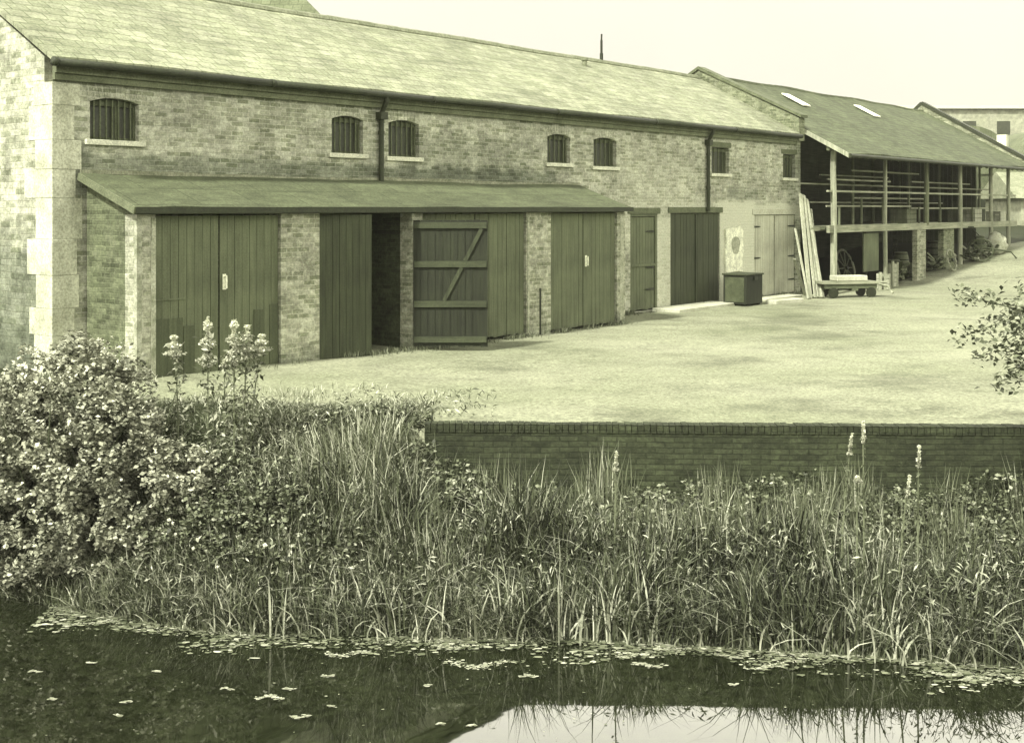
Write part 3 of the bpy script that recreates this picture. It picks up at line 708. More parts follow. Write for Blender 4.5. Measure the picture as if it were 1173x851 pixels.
# water
wm, nt, b = new_mat('canal_water'); co = objco(nt)
wn_ = noise_node(nt, co, 9, 5, .8, loc=(2, 2, 2)); wn2_ = noise_node(nt, co, 1.1, 4, .6); lk(nt, mix(nt, 1.0, ramp(nt, wn_, [(.35, tone(.005)), (.8, tone(.034))]), ramp(nt, wn2_, [(.35, .75), (.65, 1.2)]), 'MULTIPLY'), b.inputs['Base Color']); b.inputs['Roughness'].default_value = .02; b.inputs['IOR'].default_value = 1.62
b.inputs['Specular IOR Level'].default_value = .5
n = noise_node(nt, co, 1.4, 3, .5, (1, 1, 1)); bump(nt, b, n, .05, .02)
mm = MB(); mm.quad((-200, -2.1, WZ), (200, -2.1, WZ), (200, 14.6, WZ), (-200, 14.6, WZ))
tag(mm.build('water', wm), kind='structure')

# retaining wall with coping
rw = empty('retaining_wall', (0, 0, 0), 0, 'dark brick retaining wall dropping from the yard edge to the reed bank', 'wall')
m = MB(); xa, xb = -1.05, 40
def wpt(x, off, z): return (x, float(Yw(x)) + off, z)
def wslab(m, x0, x1, o0, o1, z0, z1):
    n0 = len(m.v)
    m.v += [wpt(x0, o0, z0), wpt(x1, o0, z0), wpt(x1, o1, z0), wpt(x0, o1, z0), wpt(x0, o0, z1), wpt(x1, o0, z1), wpt(x1, o1, z1), wpt(x0, o1, z1)]
    for f in ((0, 3, 2, 1), (4, 5, 6, 7), (0, 1, 5, 4), (1, 2, 6, 5), (2, 3, 7, 6), (3, 0, 4, 7)): m.f.append(tuple(n0 + i for i in f))
wslab(m, xa, xb, 0, .35, -2.2, -.09); m.build('wall_face', MT['quay_brick'], rw)
m = MB(); x = xa
while x < 14:
    L = .075; wslab(m, x + .004, x + L - .004, -.012 + random.uniform(-.004, .004), .2, -.088, .012 + random.uniform(-.004, .004)); x += L
wslab(m, 14, xb, -.012, .2, -.088, .012)
m.build('coping', MT['quay_brick'], rw)

# ------------------------------------------------------------------ smaller things against the walls
def loc(px, P, dy=0): # world point from local
    x = U(px, P); y = P - PM
    return ORG + Vector((x * DX - y * DY, x * DY + y * DX, 0))
# leaning planks
pl_labels = ['broad pale plank with rounded top leaning at the warehouse corner', 'tallest narrow plank of the leaning bundle, second from its left', 'middle grey plank of the leaning bundle',
             'short plank leaning low against the white doors side of the bundle', 'thin round pole leaning in the plank bundle', 'rightmost plank of the bundle, foot set farthest out']
pls = [(917, 222, 928, 338, .16), (921, 224, 934, 339, .10), (925, 232, 938, 338, .12), (911, 262, 926, 341, .07), (929, 240, 941, 336, .06), (924, 228, 943, 334, .11)]
for k, ((a, t, b_, f, wd_), lab) in enumerate(zip(pls, pl_labels)):
    P0_ = 16.55 if k != 3 else 16.4; P1_ = 15.55 - .03 * k
    zt_ = ZZ(a, t, P0_); top = loc(a, P0_) + Vector((0, 0, zt_)); bot = loc(b_, P1_) + Vector((0, 0, .012))
    M_ = MB()
    if k == 4: M_.tube([(0, 0, 0), tuple(top - bot)], .035, 8)
    else: M_.beam((0, 0, 0), tuple(top - bot), wd_, .035, (DY * .8, -DX * .8, .5))
    o = M_.build('leaning_plank' if k != 4 else 'leaning_pole', MT['timber']); o.location = bot
    tag(o, lab, 'plank' if k != 4 else 'pole', 'planks leaning at the warehouse corner')
# dark bin
p = loc(851, 15.95); o = empty('storage_bin', p, ANG, 'squat dark box with lid standing before the whitewashed wall', 'bin')
MB().box(-.44, .44, -.35, .35, .04, .80).box(-.40, -.3, -.3, .3, 0, .04).box(.3, .4, -.3, .3, 0, .04).build('body', wood_mat('bin_dark', 0.018), o, bevel=.01)
MB().box(-.47, .47, -.38, .38, .803, .85).build('lid', MT['door_dark'], o, bevel=.008)
MB().box(-.455, -.443, -.28, .28, .1, .75).build('side_panel', rough_mat('bin_side', 0.06), o)
MB().box(-.08, .08, -.40, -.382, .68, .78).build('latch', MT['iron'], o)
# white board with worn dark mark
x0, x1 = U(831), U(851); z0, z1 = ZZ(840, 312), ZZ(840, 260)
o = empty('notice_board', loc(841, PM - .035) + Vector((0, 0, (z0 + z1) / 2)), ANG, 'white painted board on the wall with a worn grey patch in its middle', 'board')
hw, hh = (x1 - x0) / 2, (z1 - z0) / 2
rr_ = random.Random(3); MB().prism([(x_ * hw * (1 + rr_.uniform(-.09, .05)), z_ * hh * (1 + rr_.uniform(-.05, .04))) for x_, z_ in [(-1, -1), (-.3, -.97), (.3, -1), (1, -.96), (.93, -.5), (1, -.1), (.95, .4), (1, .85), (.6, 1), (.1, .94), (-.5, 1), (-1, .9), (-.95, .3), (-1, -.3)]], -.02, .03).build('panel', rough_mat('board_limewash', .58, .3, 5, 25), o)
pts = [(.05 + .23 * math.cos(t) * (1 + .15 * math.sin(3 * t)), .12 + .27 * math.sin(t) * (1 + .1 * math.cos(2 * t))) for t in np.linspace(0, 2 * math.pi, 18, endpoint=False)]
MB().prism(pts, -.027, -.0205).build('worn_patch', rough_mat('worn_patch', .27, .5, 5, 30), o)
# steps and slabs
def slab(name, px, P, w_, d_, h_, lab, cat, mat='slab', rz=0):
    o = MB().box(-w_ / 2, w_ / 2, -d_ / 2, d_ / 2, 0, h_).build(name, MT[mat], bevel=.015); q = loc(px, P); o.location = (q.x, q.y, -.02); o.rotation_euler = (0, 0, ANG + rz); return tag(o, lab, cat)
slab('door_step', 797, 16.35, 3.0, .8, .1, 'long low concrete ramp slab before the dark double doors', 'step', rz=.02)
slab('door_step', 890, 16.3, 2.2, .5, .08, 'thin pale slab at the foot of the white doors', 'step')
slab('loose_slab', 899, 15.4, 1.3, .35, .12, 'loose stone slab lying on the yard near the planks', 'slab', rz=-.15)
# flat hand cart
q = loc(974, 14.9); hc = empty('flat_cart', q, ANG - .65, 'low flat timber cart with pale load board parked before the shed', 'cart')
MB().box(-1.0, .75, -.32, .32, .40, .47).build('deck', MT['timber_x'], hc)
MB().box(-.95, .7, -.28, -.2, .27, .398).box(-.95, .7, .2, .28, .27, .398).box(-.1, .1, -.28, .28, .2, .268).build('chassis', MT['timber_dark'], hc)
for sx in (-.7, .5):
    for sy in (-.3, .3):
        m = MB().tube([(sx, sy - .03, .15), (sx, sy + .03, .15)], .15, 18); m.build('wheel', MT['iron'], hc)
MB().tube([(.75, -.05, .42), (1.15, -.1, .3), (1.2, -.3, .12)], .035).tube([(.75, .05, .42), (1.2, .0, .42)], .03).build('draw_bar', MT['post'], hc)
slabm = MB().box(-.5, .5, -.22, .22, 0, .16).build('pale_block', MT['slab'], bevel=.02); slabm.location = q + Vector((-.05, .0, .475)); slabm.rotation_euler = (0, 0, ANG - .6)
tag(slabm, 'white rectangular block resting on the flat cart', 'block')
# things in the lower shed
def lathe(m, prof, n=18, c=(0, 0, 0)):
    n0 = len(m.v)
    for r, z in prof:
        for j in range(n): t = 2 * math.pi * j / n; m.v.append((c[0] + r * math.cos(t), c[1] + r * math.sin(t), c[2] + z))
    for i in range(len(prof) - 1):
        for j in range(n): q = n0 + i * n; m.f.append((q + j, q + (j + 1) % n, q + n + (j + 1) % n, q + n + j))
    m.f.append(tuple(n0 + (len(prof) - 1) * n + j for j in range(n))); m.f.append(tuple(n0 + j for j in range(n))[::-1]); return m
def gz(p): return float(ground_h(np.array([p.x]), np.array([p.y]))[0])
def place(px, P): q = loc(px, P); return Vector((q.x, q.y, gz(q)))
def barrel(px, P, lab, s=1):
    o = empty('barrel', place(px, P), random.random(), lab, 'barrel', 'barrels in the shed')
    lathe(MB(), [(.22 * s, 0), (.27 * s, .2 * s), (.285 * s, .4 * s), (.27 * s, .6 * s), (.22 * s, .8 * s)]).build('cask', MT['post2'], o, smooth=True)
    hm = MB()
    for z_, r in ((.08, .247), (.28, .288), (.52, .288), (.72, .247)): lathe(hm, [(r * s, z_ * s - .02), (r * s, z_ * s + .02)])
    hm.build('hoops', MT['iron'], o)
barrel(1032, 17.0, 'barrel at the back of the bay left of the pale brick pillar'); barrel(1024, 16.8, 'barrel by the second shed post', .85)
barrel(1070, 17.0, 'barrel standing just right of the pale brick pillar')
def cartwheel(px, P, r, lab, tilt=.25):
    o = empty('cart_wheel', place(px, P) + Vector((0, 0, r)), ANG, lab, 'wheel', 'old wheels in the shed'); 
    m = MB(); n = 24; ring = [(r * math.cos(2 * math.pi * j / n), 0, r * math.sin(2 * math.pi * j / n)) for j in range(n + 1)]
    m.tube(ring, .035, 6, False).build('rim', MT['post'], o)
    m = MB()
    for j in range(10): t = 2 * math.pi * j / 10; m.tube([(0, 0, 0), ((r - .03) * math.cos(t), 0, (r - .03) * math.sin(t))], .018, 5)
    m.build('spokes', MT['post2'], o); MB().tube([(0, -.08, 0), (0, .08, 0)], .07, 10).build('hub', MT['iron'], o)
    o.rotation_euler = (tilt * -1, 0, ANG)
cartwheel(969, 16.9, .62, 'large spoked wheel leaning in the first shed bay'); cartwheel(1090, 15.6, .38, 'small spoked wheel propped at the grey pillar')
def crate(px, P, w_, d_, h_, lab, mat='post2', rz=0, z=None, grp='crates stored in the shed'):
    q = place(px, P); 
    if z is not None: q.z = z
    o = empty('crate', q, ANG + rz, lab, 'crate', grp); m = MB()
    n = max(2, int(h_ / .14))
    for i in range(n):
        z0_, z1_ = h_ * i / n + .008, h_ * (i + 1) / n - .008
        m.box(-w_ / 2, w_ / 2, -d_ / 2, -d_ / 2 + .018, z0_, z1_).box(-w_ / 2, w_ / 2, d_ / 2 - .018, d_ / 2, z0_, z1_)
        m.box(-w_ / 2, -w_ / 2 + .018, -d_ / 2 + .02, d_ / 2 - .02, z0_, z1_).box(w_ / 2 - .018, w_ / 2, -d_ / 2 + .02, d_ / 2 - .02, z0_, z1_)
    m.build('slats', MT[mat], o)
    m = MB()
    for sx in (-1, 1):
        for sy in (-1, 1): m.box(min(sx * (w_ / 2 - .06), sx * (w_ / 2 - .02)), max(sx * (w_ / 2 - .06), sx * (w_ / 2 - .02)), min(sy * (d_ / 2 - .06), sy * (d_ / 2 - .02)), max(sy * (d_ / 2 - .06), sy * (d_ / 2 - .02)), 0, h_)
    m.build('corner_posts', MT['timber_dark'], o)
    MB().box(-w_ / 2 + .02, w_ / 2 - .02, -d_ / 2 + .02, d_ / 2 - .02, 0.01, .03).build('bottom', MT['timber_dark'], o)
for k, (px, P, hh) in enumerate([(1008, 15.55, .55), (1013, 15.5, .7), (1022, 15.7, .85), (1027, 15.75, .8)]):
    q_ = place(px, P); o = MB().tube([(0, 0, -.02), (.02, 0, hh)], [.06, .05], 8).build('short_post', MT['post']); o.location = q_; tag(o, 'short pale post end standing upright beside the second shed post', 'post', 'short upright timbers in the shed')
for k, (px, P, w_, lab) in enumerate([(1030, 16.4, .9, 'low dark heap of scrap in the second shed bay'), (1072, 16.1, 1.0, 'heap of scrap right of the pale brick pillar'), (1110, 15.8, 1.1, 'pale tangled heap beside the fourth post'), (1128, 15.7, 1.0, 'tangled heap beneath the far end of the shed')]):
    o = empty('scrap_heap', place(px, P), ANG, lab, 'heap', 'heaps of scrap in the shed'); m_ = MB(); m2 = MB()
    for j in range(26):
        a = random.uniform(0, 6.28); r = random.uniform(0, w_ * .5); z_ = random.uniform(.02, .45) * (1 - r / w_); L = random.uniform(.2, .6); b2 = random.uniform(0, 6.28); c_ = (r * math.cos(a), r * math.sin(a) * .6, z_ + .05)
        (m_ if j % 2 else m2).beam(c_, (c_[0] + L * math.cos(b2), c_[1] + L * math.sin(b2) * .6, c_[2] + random.uniform(-.05, .3)), random.uniform(.04, .14), random.uniform(.02, .09))
    m_.build('scrap_boards', MT['timber'] if k > 1 else MT['post2'], o); m2.build('scrap_iron', MT['rust'], o)
crate(1012, 15.6, .45, .4, .5, 'small slatted crate beside the second shed post', 'timber', .3)
crate(1020, 15.9, .4, .35, .75, 'upright slatted crate between second post and barrels', 'timber')
crate(1041, 16.6, .7, .5, .45, 'wide low crate left of the pale brick pillar')
crate(1078, 16.2, .8, .5, .4, 'crate on the ground in the third shed bay')
crate(1112, 16.6, .8, .6, .55, 'large pale crate on the upper deck near the far end', 'timber', 0, ZF); crate(1096, 17.2, .7, .6, .5, 'dark crate on the upper deck behind the fourth post', 'post2', .2, ZF)
crate(1142, 16.6, 1.0, .6, .45, 'broad pale crate at the far right of the upper deck', 'timber', 0, ZF); crate(1035, 16.8, .9, .6, .55, 'wide crate on the upper deck above the barrels', 'post2', 0, ZF)
# stored boards on the upper deck
for k in range(7):
    xa_ = US(966 + 22 * k); zb = ZF + .06 + .06 * (k % 3); o = MB().box(-1.3, 1.3, -.1, .1, 0, .045).build('stored_board', MT['timber_x'])
    qq = ORG + Vector((xa_ * DX - (ys + .55 + .12 * k) * DY, xa_ * DY + (ys + .55 + .12 * k) * DX, ZF + .002)); o.location = qq; o.rotation_euler = (0, 0, ANG + .03 * (k % 3 - 1))
    tag(o, 'pale board lying flat on the upper deck of the shed', 'board', 'boards lying on the upper deck')
# sacks at far end and scrap
def sack(q, s, lab, rz):
    m = MB(); n = 10; prof = []
    for i in range(7):
        t = i / 6; prof.append((s * (.2 + .14 * math.sin(math.pi * min(1, t * 1.15))) * (1 if t < .85 else .55), s * .75 * t))
    lathe(m, prof, 12); m.v = [(x + .12 * mn.noise(Vector((x * 6, y * 6, z * 6 + s))), y * .8 + .1 * mn.noise(Vector((z * 7, x * 6, s * 5))), z * (1 + .25 * mn.noise(Vector((x * 5, y * 5, s))))) for x, y, z in m.v]
    o = m.build('sack', MT['sack'], smooth=True); o.location = q; o.rotation_euler = (.0, .12 * math.sin(rz * 7), rz); tag(o, lab, 'sack', 'sacks at the far end of the shed')
for k, (px, P, s, lab) in enumerate([(1141, 15.5, 1.1, 'tall pale sack leaning by the far shed post'), (1147, 15.4, .9, 'shorter pale sack right of the tallest one'), (1137, 15.9, .8, 'greyish sack behind the pale ones')]):
    sack(place(px, P), s, lab, k * 1.3)
# old machine (seed drill / mower) under the shed end
q = place(1122, 15.5); mc = empty('farm_machine', q, ANG + .4, 'rusty old two-wheeled farm machine under the far end of the shed', 'machine')
MB().box(-.6, .6, -.2, .25, .45, .62).box(-.3, .25, -.15, .15, .62, .95).build('body', MT['rust'], mc, bevel=.02)
for sx in (-.7, .7):
    m = MB(); ring = [(sx, .42 * math.cos(2 * math.pi * j / 20), .42 + .42 * math.sin(2 * math.pi * j / 20)) for j in range(21)]; m.tube(ring, .035, 6, False)
    for j in range(8): t = 2 * math.pi * j / 8; m.tube([(sx, 0, .42), (sx, .4 * math.cos(t), .42 + .4 * math.sin(t))], .015, 5)
    m.build('wheel', MT['rust'], mc)
MB().tube([(-.7, 0, .42), (.7, 0, .42)], .03).build('axle', MT['iron'], mc)
MB().tube([(0, -.2, .5), (0, -1.1, .35), (0, -1.3, .1)], .035).build('draw_bar', MT['rust'], mc)
MB().tube([(.1, 0, .95), (.1, .3, 1.25)], .02).box(-.08, .28, .2, .5, 1.25, 1.29).build('seat', MT['rust'], mc)

# ------------------------------------------------------------------ beyond
# house behind the main roof, top left
hb = empty('slate_house', (-11.7, 45, 0), 0, 'dark hipped slate roof of a house rising behind the warehouse ridge', 'house')
MB().box(-4.6, 5.2, -3.5, 3.5, 0, 8.6).build('walls', MT['far_wall'], hb)
m = MB(); m.v = [(-5, -3.9, 8.6), (5.75, -3.9, 8.6), (5.75, 3.9, 8.6), (-5, 3.9, 8.6), (-1.4, 0, 12.4), (2.0, 0, 12.4)]
m.f = [(0, 1, 5, 4), (1, 2, 5), (2, 3, 4, 5), (3, 0, 4), (3, 2, 1, 0)]
m.build('roof', MT['farroof'], hb)
# distant works beyond the shed, right
def far_block(name, x0, x1, y0, y1, ze, zr, lab, mat_w, mat_r, wins_=0, w0_=.45, w1_=.75):
    o = empty(name, ((x0 + x1) / 2, (y0 + y1) / 2, 0), 0, lab, 'building'); hx, hy = (x1 - x0) / 2, (y1 - y0) / 2
    MB().box(-hx, hx, -hy, hy, -1, ze).build('walls', mat_w, o)
    m = MB(); m.v = [(-hx - .4, -hy - .4, ze), (hx + .4, -hy - .4, ze), (hx + .4, hy + .4, ze), (-hx - .4, hy + .4, ze), (-hx - .4, 0, zr), (hx + .4, 0, zr)]
    m.f = [(0, 1, 5, 4), (2, 3, 4, 5), (1, 2, 5), (3, 0, 4), (3, 2, 1, 0)]; m.build('roof', mat_r, o)
    for k in range(wins_):
        xx = -hx + (k + .5) * 2 * hx / wins_
        MB().box(xx - .7, xx + .7, -hy - .05, -hy + .02, ze * w0_, ze * w1_).build('window', MT['glass'], o)
    return o
far_block('distant_works', 36, 130, 130, 160, 13.1, 14.7, 'long pale works building with low roof far beyond the shed', MT['pale_far'], rough_mat('pale_roof', .3, .1, .3, 3), 26, .78, .9)
def barn(x0, x1, y0, y1, ze, zt, lab, mw):
    o = empty('barrel_roof_barn', ((x0 + x1) / 2, (y0 + y1) / 2, 0), 0, lab, 'barn'); hx, hy = (x1 - x0) / 2, (y1 - y0) / 2
    MB().box(-hx + .1, hx - .1, -hy + .1, hy - .1, -1, ze).build('walls', mw, o)
    MB().prism([(hx * math.cos(t), ze + (zt - ze) * math.sin(t)) for t in np.linspace(0, math.pi, 15)], -hy, hy).build('roof', MT['farroof'], o)
    MB().box(-hx * .4, hx * .4, -hy - .02, -hy + .09, 0, ze * .8).build('doorway', MT['iron'], o)
barn(36.9, 45.5, 86, 98, 5.2, 8.6, 'pale round-roofed barn right of the shed chimney', MT['far_wall']); barn(24.5, 30.2, 73, 80, 4.6, 7.5, 'darker round-roofed barn half hidden by the shed roof', rough_mat('barn_sheet', .09, .3, 1, 8))
far_block('low_outbuilding', 27.5, 40, 66, 71, 3.1, 4.6, 'low pale outbuilding seen past the far shed posts', MT['pale_far'], MT['ridge'], 4)

# ------------------------------------------------------------------ vegetation
def scatter(n, x0, x1, yf0, yf1):
    X = rng.uniform(x0, x1, n); Y = yf0(X) + (yf1(X) - yf0(X)) * rng.uniform(0, 1, n); return X, Y
def clump(X, Y, s, seed): return vnoise(X, Y, s, seed)
M_reed = leaf_mat('reed_leaf', .10, .1, 4.6, trans=.12); M_grass = leaf_mat('grass_blade', .15, .12, 3.6, trans=.12); M_bush = leaf_mat('bramble_leaf', .30, .1, 2.1, rough=.85, trans=.12)
M_weed = leaf_mat('weed_leaf', .14, .12, 3.4, trans=.12); M_dry = leaf_mat('dry_stalk', .24, .6, 1.6); M_pale = leaf_mat('seed_fluff', .5, .6, 1.5)
# reeds along the right and centre water edge
parts = []
n = 24000; X, Y = scatter(n, -4.3, 7.5, lambda x: Ye(x) + .02, lambda x: Ye(x) + 1.5)
keep = (clump(X, Y, 1.6, 21) + .42 + rng.uniform(-.3, .3, n) > 0.1); X, Y = X[keep], Y[keep]; n = len(X)
Z = ground_h(X, Y); d = (Y - Ye(X)) / 1.5
side = smooth(-4.2, 0.5, X)
h = (.42 + .34 * side) * (.55 + .55 * rng.random(n)) * (1 + .75 * clump(X, Y, 1.3, 8)) * (.85 + .35 * d)
h *= np.where(rng.random(n) < .04, 1.3, 1)
bent = (rng.random(n) < .25 + .5 * (clump(X, Y, 1.1, 66) > .05))[:, None]; lean = rng.normal(0, 1, (n, 2)) * h[:, None] * np.where(bent, .62, .2) + np.stack([.15 * clump(X, Y, .6, 2), np.full(n, -.08)], 1)
tint = np.clip(rng.beta(.8, 1.3, n) + .25 * clump(X, Y, .9, 31), 0, 1)
parts.append(blades(np.stack([X, Y, Z - .03], 1), h, lean, rng.uniform(.009, .022, n), tint, 5, curl=1.3))
# a few long stalks standing at the very edge, crossed and broken
n = 260; X = rng.uniform(-2.5, 6.5, n); Y = Ye(X) + rng.uniform(-.12, .45, n); Z = np.full(n, WZ - .02)
h = rng.uniform(.2, .75, n); lean = rng.normal(0, .34, (n, 2)); lean[:, 1] *= .5
parts.append(blades(np.stack([X, Y, Z], 1), h, lean, rng.uniform(.014, .03, n), rng.uniform(.7, 1, n), 4, curl=1.2))
def flecks(n, x0, x1, ylo, yhi, hlo, hhi, seed):
    X = rng.uniform(x0, x1, n); Y = ylo(X) + (yhi(X) - ylo(X)) * rng.random(n); cn = clump(X, Y, 1.3, seed); k = cn + rng.uniform(-.3, .3, n) > -.05; X, Y = X[k], Y[k]
    Z = ground_h(X, Y) + rng.uniform(hlo, hhi, len(X)); return leaves(np.stack([X, Y, Z], 1), rng.uniform(.035, .11, len(X)), np.clip(rng.beta(1.2, 1.1, len(X)), 0, 1), .15, .2)
parts.append(flecks(11000, -1.2, 7.5, lambda x: Ye(x) + .1, lambda x: Ye(x) + 1.7, .3, .78, 17))
parts.append(flecks(6000, -4.2, 7.5, lambda x: Ye(x), lambda x: Ye(x) + 1.0, .03, .3, 27))
o = fast_mesh('reeds', *merge(parts), M_reed); tag(o, kind='stuff')
# grass on the left bank and mound
parts = []
n = 42000; X = rng.uniform(-6.5, .6, n); top = np.where(X < -1, 16.2 + .3 * np.sin(X * 3), Yw(X) - .03); Y = Ye(X) + (top - Ye(X)) * rng.uniform(0, 1, n)
cn = clump(X, Y, .9, 40); keep = (cn + rng.uniform(-.35, .6, n) > -.1) & (rng.random(n) < 1 - .8 * smooth(15.0, 16.4, Y)); X, Y, cn = X[keep], Y[keep], cn[keep]; n = len(X)
Z = ground_h(X, Y); h = (.1 + .26 * rng.random(n)) * (1 + 1.1 * cn) * (1 - .6 * smooth(14.6, 16.0, Y)); h = np.maximum(h, .06)
mound = np.exp(-((X + 1.5) / .9) ** 2 - ((Y - 14.1) / .8) ** 2); h *= 1 + .7 * mound
lean = rng.normal(0, .17, (n, 2)) + np.stack([.12 * clump(X, Y, 1.6, 14), -.10 * np.ones(n)], 1)
parts.append(blades(np.stack([X, Y, Z - .02], 1), h, lean, rng.uniform(.009, .02, n), np.clip(rng.beta(.9, 1.3, n) + .25 * cn, 0, 1), 3))
parts.append(flecks(14000, -4.4, -.2, lambda x: Ye(x) + .1, lambda x: 15.4 + 0 * x, .06, .38, 37))
o = fast_mesh('bank_grass', *merge(parts), M_grass); tag(o, kind='stuff')
# broadleaf undergrowth: behind the reeds along the wall foot, over the left bank
parts = []
def bushy(cx, cy, cz, rx, ry, rz, n, size, tb=.4):
    v = rng.normal(size=(n, 3)); v /= np.linalg.norm(v, axis=1)[:, None]
    r = rng.uniform(.55, 1.0, n) ** .6; f = 1 + .28 * vnoise(v[:, 0] * 1.7 + cx, v[:, 2] * 1.7 + v[:, 1], 1.6, cy)
    c = np.stack([cx + v[:, 0] * rx * r * f, cy + v[:, 1] * ry * r * f, cz + v[:, 2] * rz * r * f], 1)
    gap = vnoise(c[:, 0], c[:, 2] + c[:, 1] * .5, 4.5, 77) + .6 * vnoise(c[:, 0], c[:, 2], 9., 7) + rng.uniform(-.2, .2, n) > -.06
    c = c[gap]; n = len(c)
    t = np.clip(tb + .25 * vnoise(c[:, 0], c[:, 2], 3.2, 5) + rng.normal(0, .22, n), 0, 1)
    return leaves(c, size * rng.uniform(.6, 1.4, n), t, .6)
n_c = 0
for k in range(150):
    cx = rng.uniform(-3.9, 7.6) if k < 100 else rng.uniform(-3.8, -.2); 
    if cx > -1: cy = float(Yw(cx)) - rng.uniform(.15, 1.35)
    else: cy = rng.uniform(12.9, 15.3)
    z0_ = float(ground_h(np.array([cx]), np.array([cy]))[0])
    r = rng.uniform(.22, .42) * (1.25 if cx > -1 and cy > float(Yw(cx)) - .7 else .5 if cx < -.3 and cy > 14.2 else 1); parts.append(bushy(cx, cy, z0_ + r * .35, r * 1.5, r, r * .95, int(900 * r / .3), .05, .42))
o = fast_mesh('undergrowth', *merge(parts), M_weed); tag(o, kind='stuff')
parts = []
# thin grassy herbs in front of the wall
n = 9000; X = rng.uniform(-.9, 7.5, n); Y = Yw(X) - rng.uniform(.05, 1.5, n); Z = ground_h(X, Y); cn = clump(X, Y, 1.4, 51)
h = .5 * (.5 + rng.random(n)) * (1 + .9 * cn); lean = rng.normal(0, .1, (n, 2))
o = fast_mesh('wall_foot_grass', *blades(np.stack([X, Y, Z - .02], 1), np.maximum(h, .08), lean, rng.uniform(.008, .016, n), np.clip(rng.beta(2, 3, n) + .2 * cn, 0, 1), 3), M_grass); tag(o, kind='stuff')
# yard edge grass tufts (left of the wall) and along walls
n = 9000; X = rng.uniform(-7.5, -1.0, n); Y = rng.uniform(15.2, 17.8, n); cn = clump(X, Y, 1.2, 61); keep = cn + rng.uniform(-.3, .3, n) > .05 + .35 * smooth(15.8, 17.5, Y); X, Y = X[keep], Y[keep]; n = len(X)
o = fast_mesh('yard_edge_grass', *blades(np.stack([X, Y, ground_h(X, Y) - .01], 1), rng.uniform(.04, .14, n), rng.normal(0, .04, (n, 2)), rng.uniform(.006, .012, n), rng.uniform(.3, 1, n), 2), M_grass); tag(o, kind='stuff')
pa = []
n = 7000; ua = rng.uniform(-1.5, XR, n); vb = -rng.gamma(1.5, .07, n)
lean_zone = (ua > lx0 - .1) & (ua < lx1); vb = vb + np.where(lean_zone, -LD, 0)
wx, wy = ORG.x + ua * DX - vb * DY, ORG.y + ua * DY + vb * DX
cn = clump(wx, wy, 1.3, 71); keep = cn + rng.uniform(-.25, .25, n) > .18; keep |= (ua < lx0)
wx, wy = wx[keep], wy[keep]; n = len(wx)
o = fast_mesh('wall_side_weeds', *blades(np.stack([wx, wy, ground_h(wx, wy) - .01], 1), rng.uniform(.04, .16, n), rng.normal(0, .04, (n, 2)), rng.uniform(.008, .016, n), rng.uniform(.1, .7, n), 2), M_grass); tag(o, kind='stuff')

# the big bramble bush, left
bb = empty('bramble_bush', (-4.9, 14.0, -1.2), 0, 'big rounded bramble bush with pale leaf tips at the left water edge', 'bush')
parts = []
lobes = [(-5.0, 14.1, -.05, 1.0, .9, 1.15, 15000), (-5.75, 13.9, -.4, .8, .8, 1.1, 9000), (-4.5, 13.7, -.5, .75, .7, .95, 9000), (-5.2, 13.5, -.95, 1.1, .6, .6, 9000), (-3.85, 13.9, -.6, .6, .6, .6, 5000),
         (-3.5, 14.1, -.75, .6, .5, .45, 3500), (-5.0, 14.3, .45, .6, .6, .65, 5000), (-6.6, 14.2, -.4, .8, .8, 1.1, 5000), (-4.3, 13.35, -1.1, .6, .4, .45, 3500)]
for l in lobes: parts.append(bushy(*l[:6], int(l[6] * 1.9), .055, .5))
v, f, t = merge(parts); v = v - np.array([-4.9, 14.0, -1.2]); fast_mesh('foliage', v, f, t, M_bush, bb)
m = MB()
for k in range(26):
    a = random.uniform(0, 6.28); r = random.uniform(.6, 1.3); b0 = (random.uniform(-.5, .5), random.uniform(-.3, .3), -.3)
    m.tube([b0, (b0[0] + r * .4 * math.cos(a), b0[1] + r * .3 * math.sin(a), .6), (b0[0] + r * .9 * math.cos(a), b0[1] + .6 * r * math.sin(a), 1.2 + random.uniform(-.4, .6))], [.02, .014, .006], 5)
m.build('stems', MT['timber_dark'], bb)

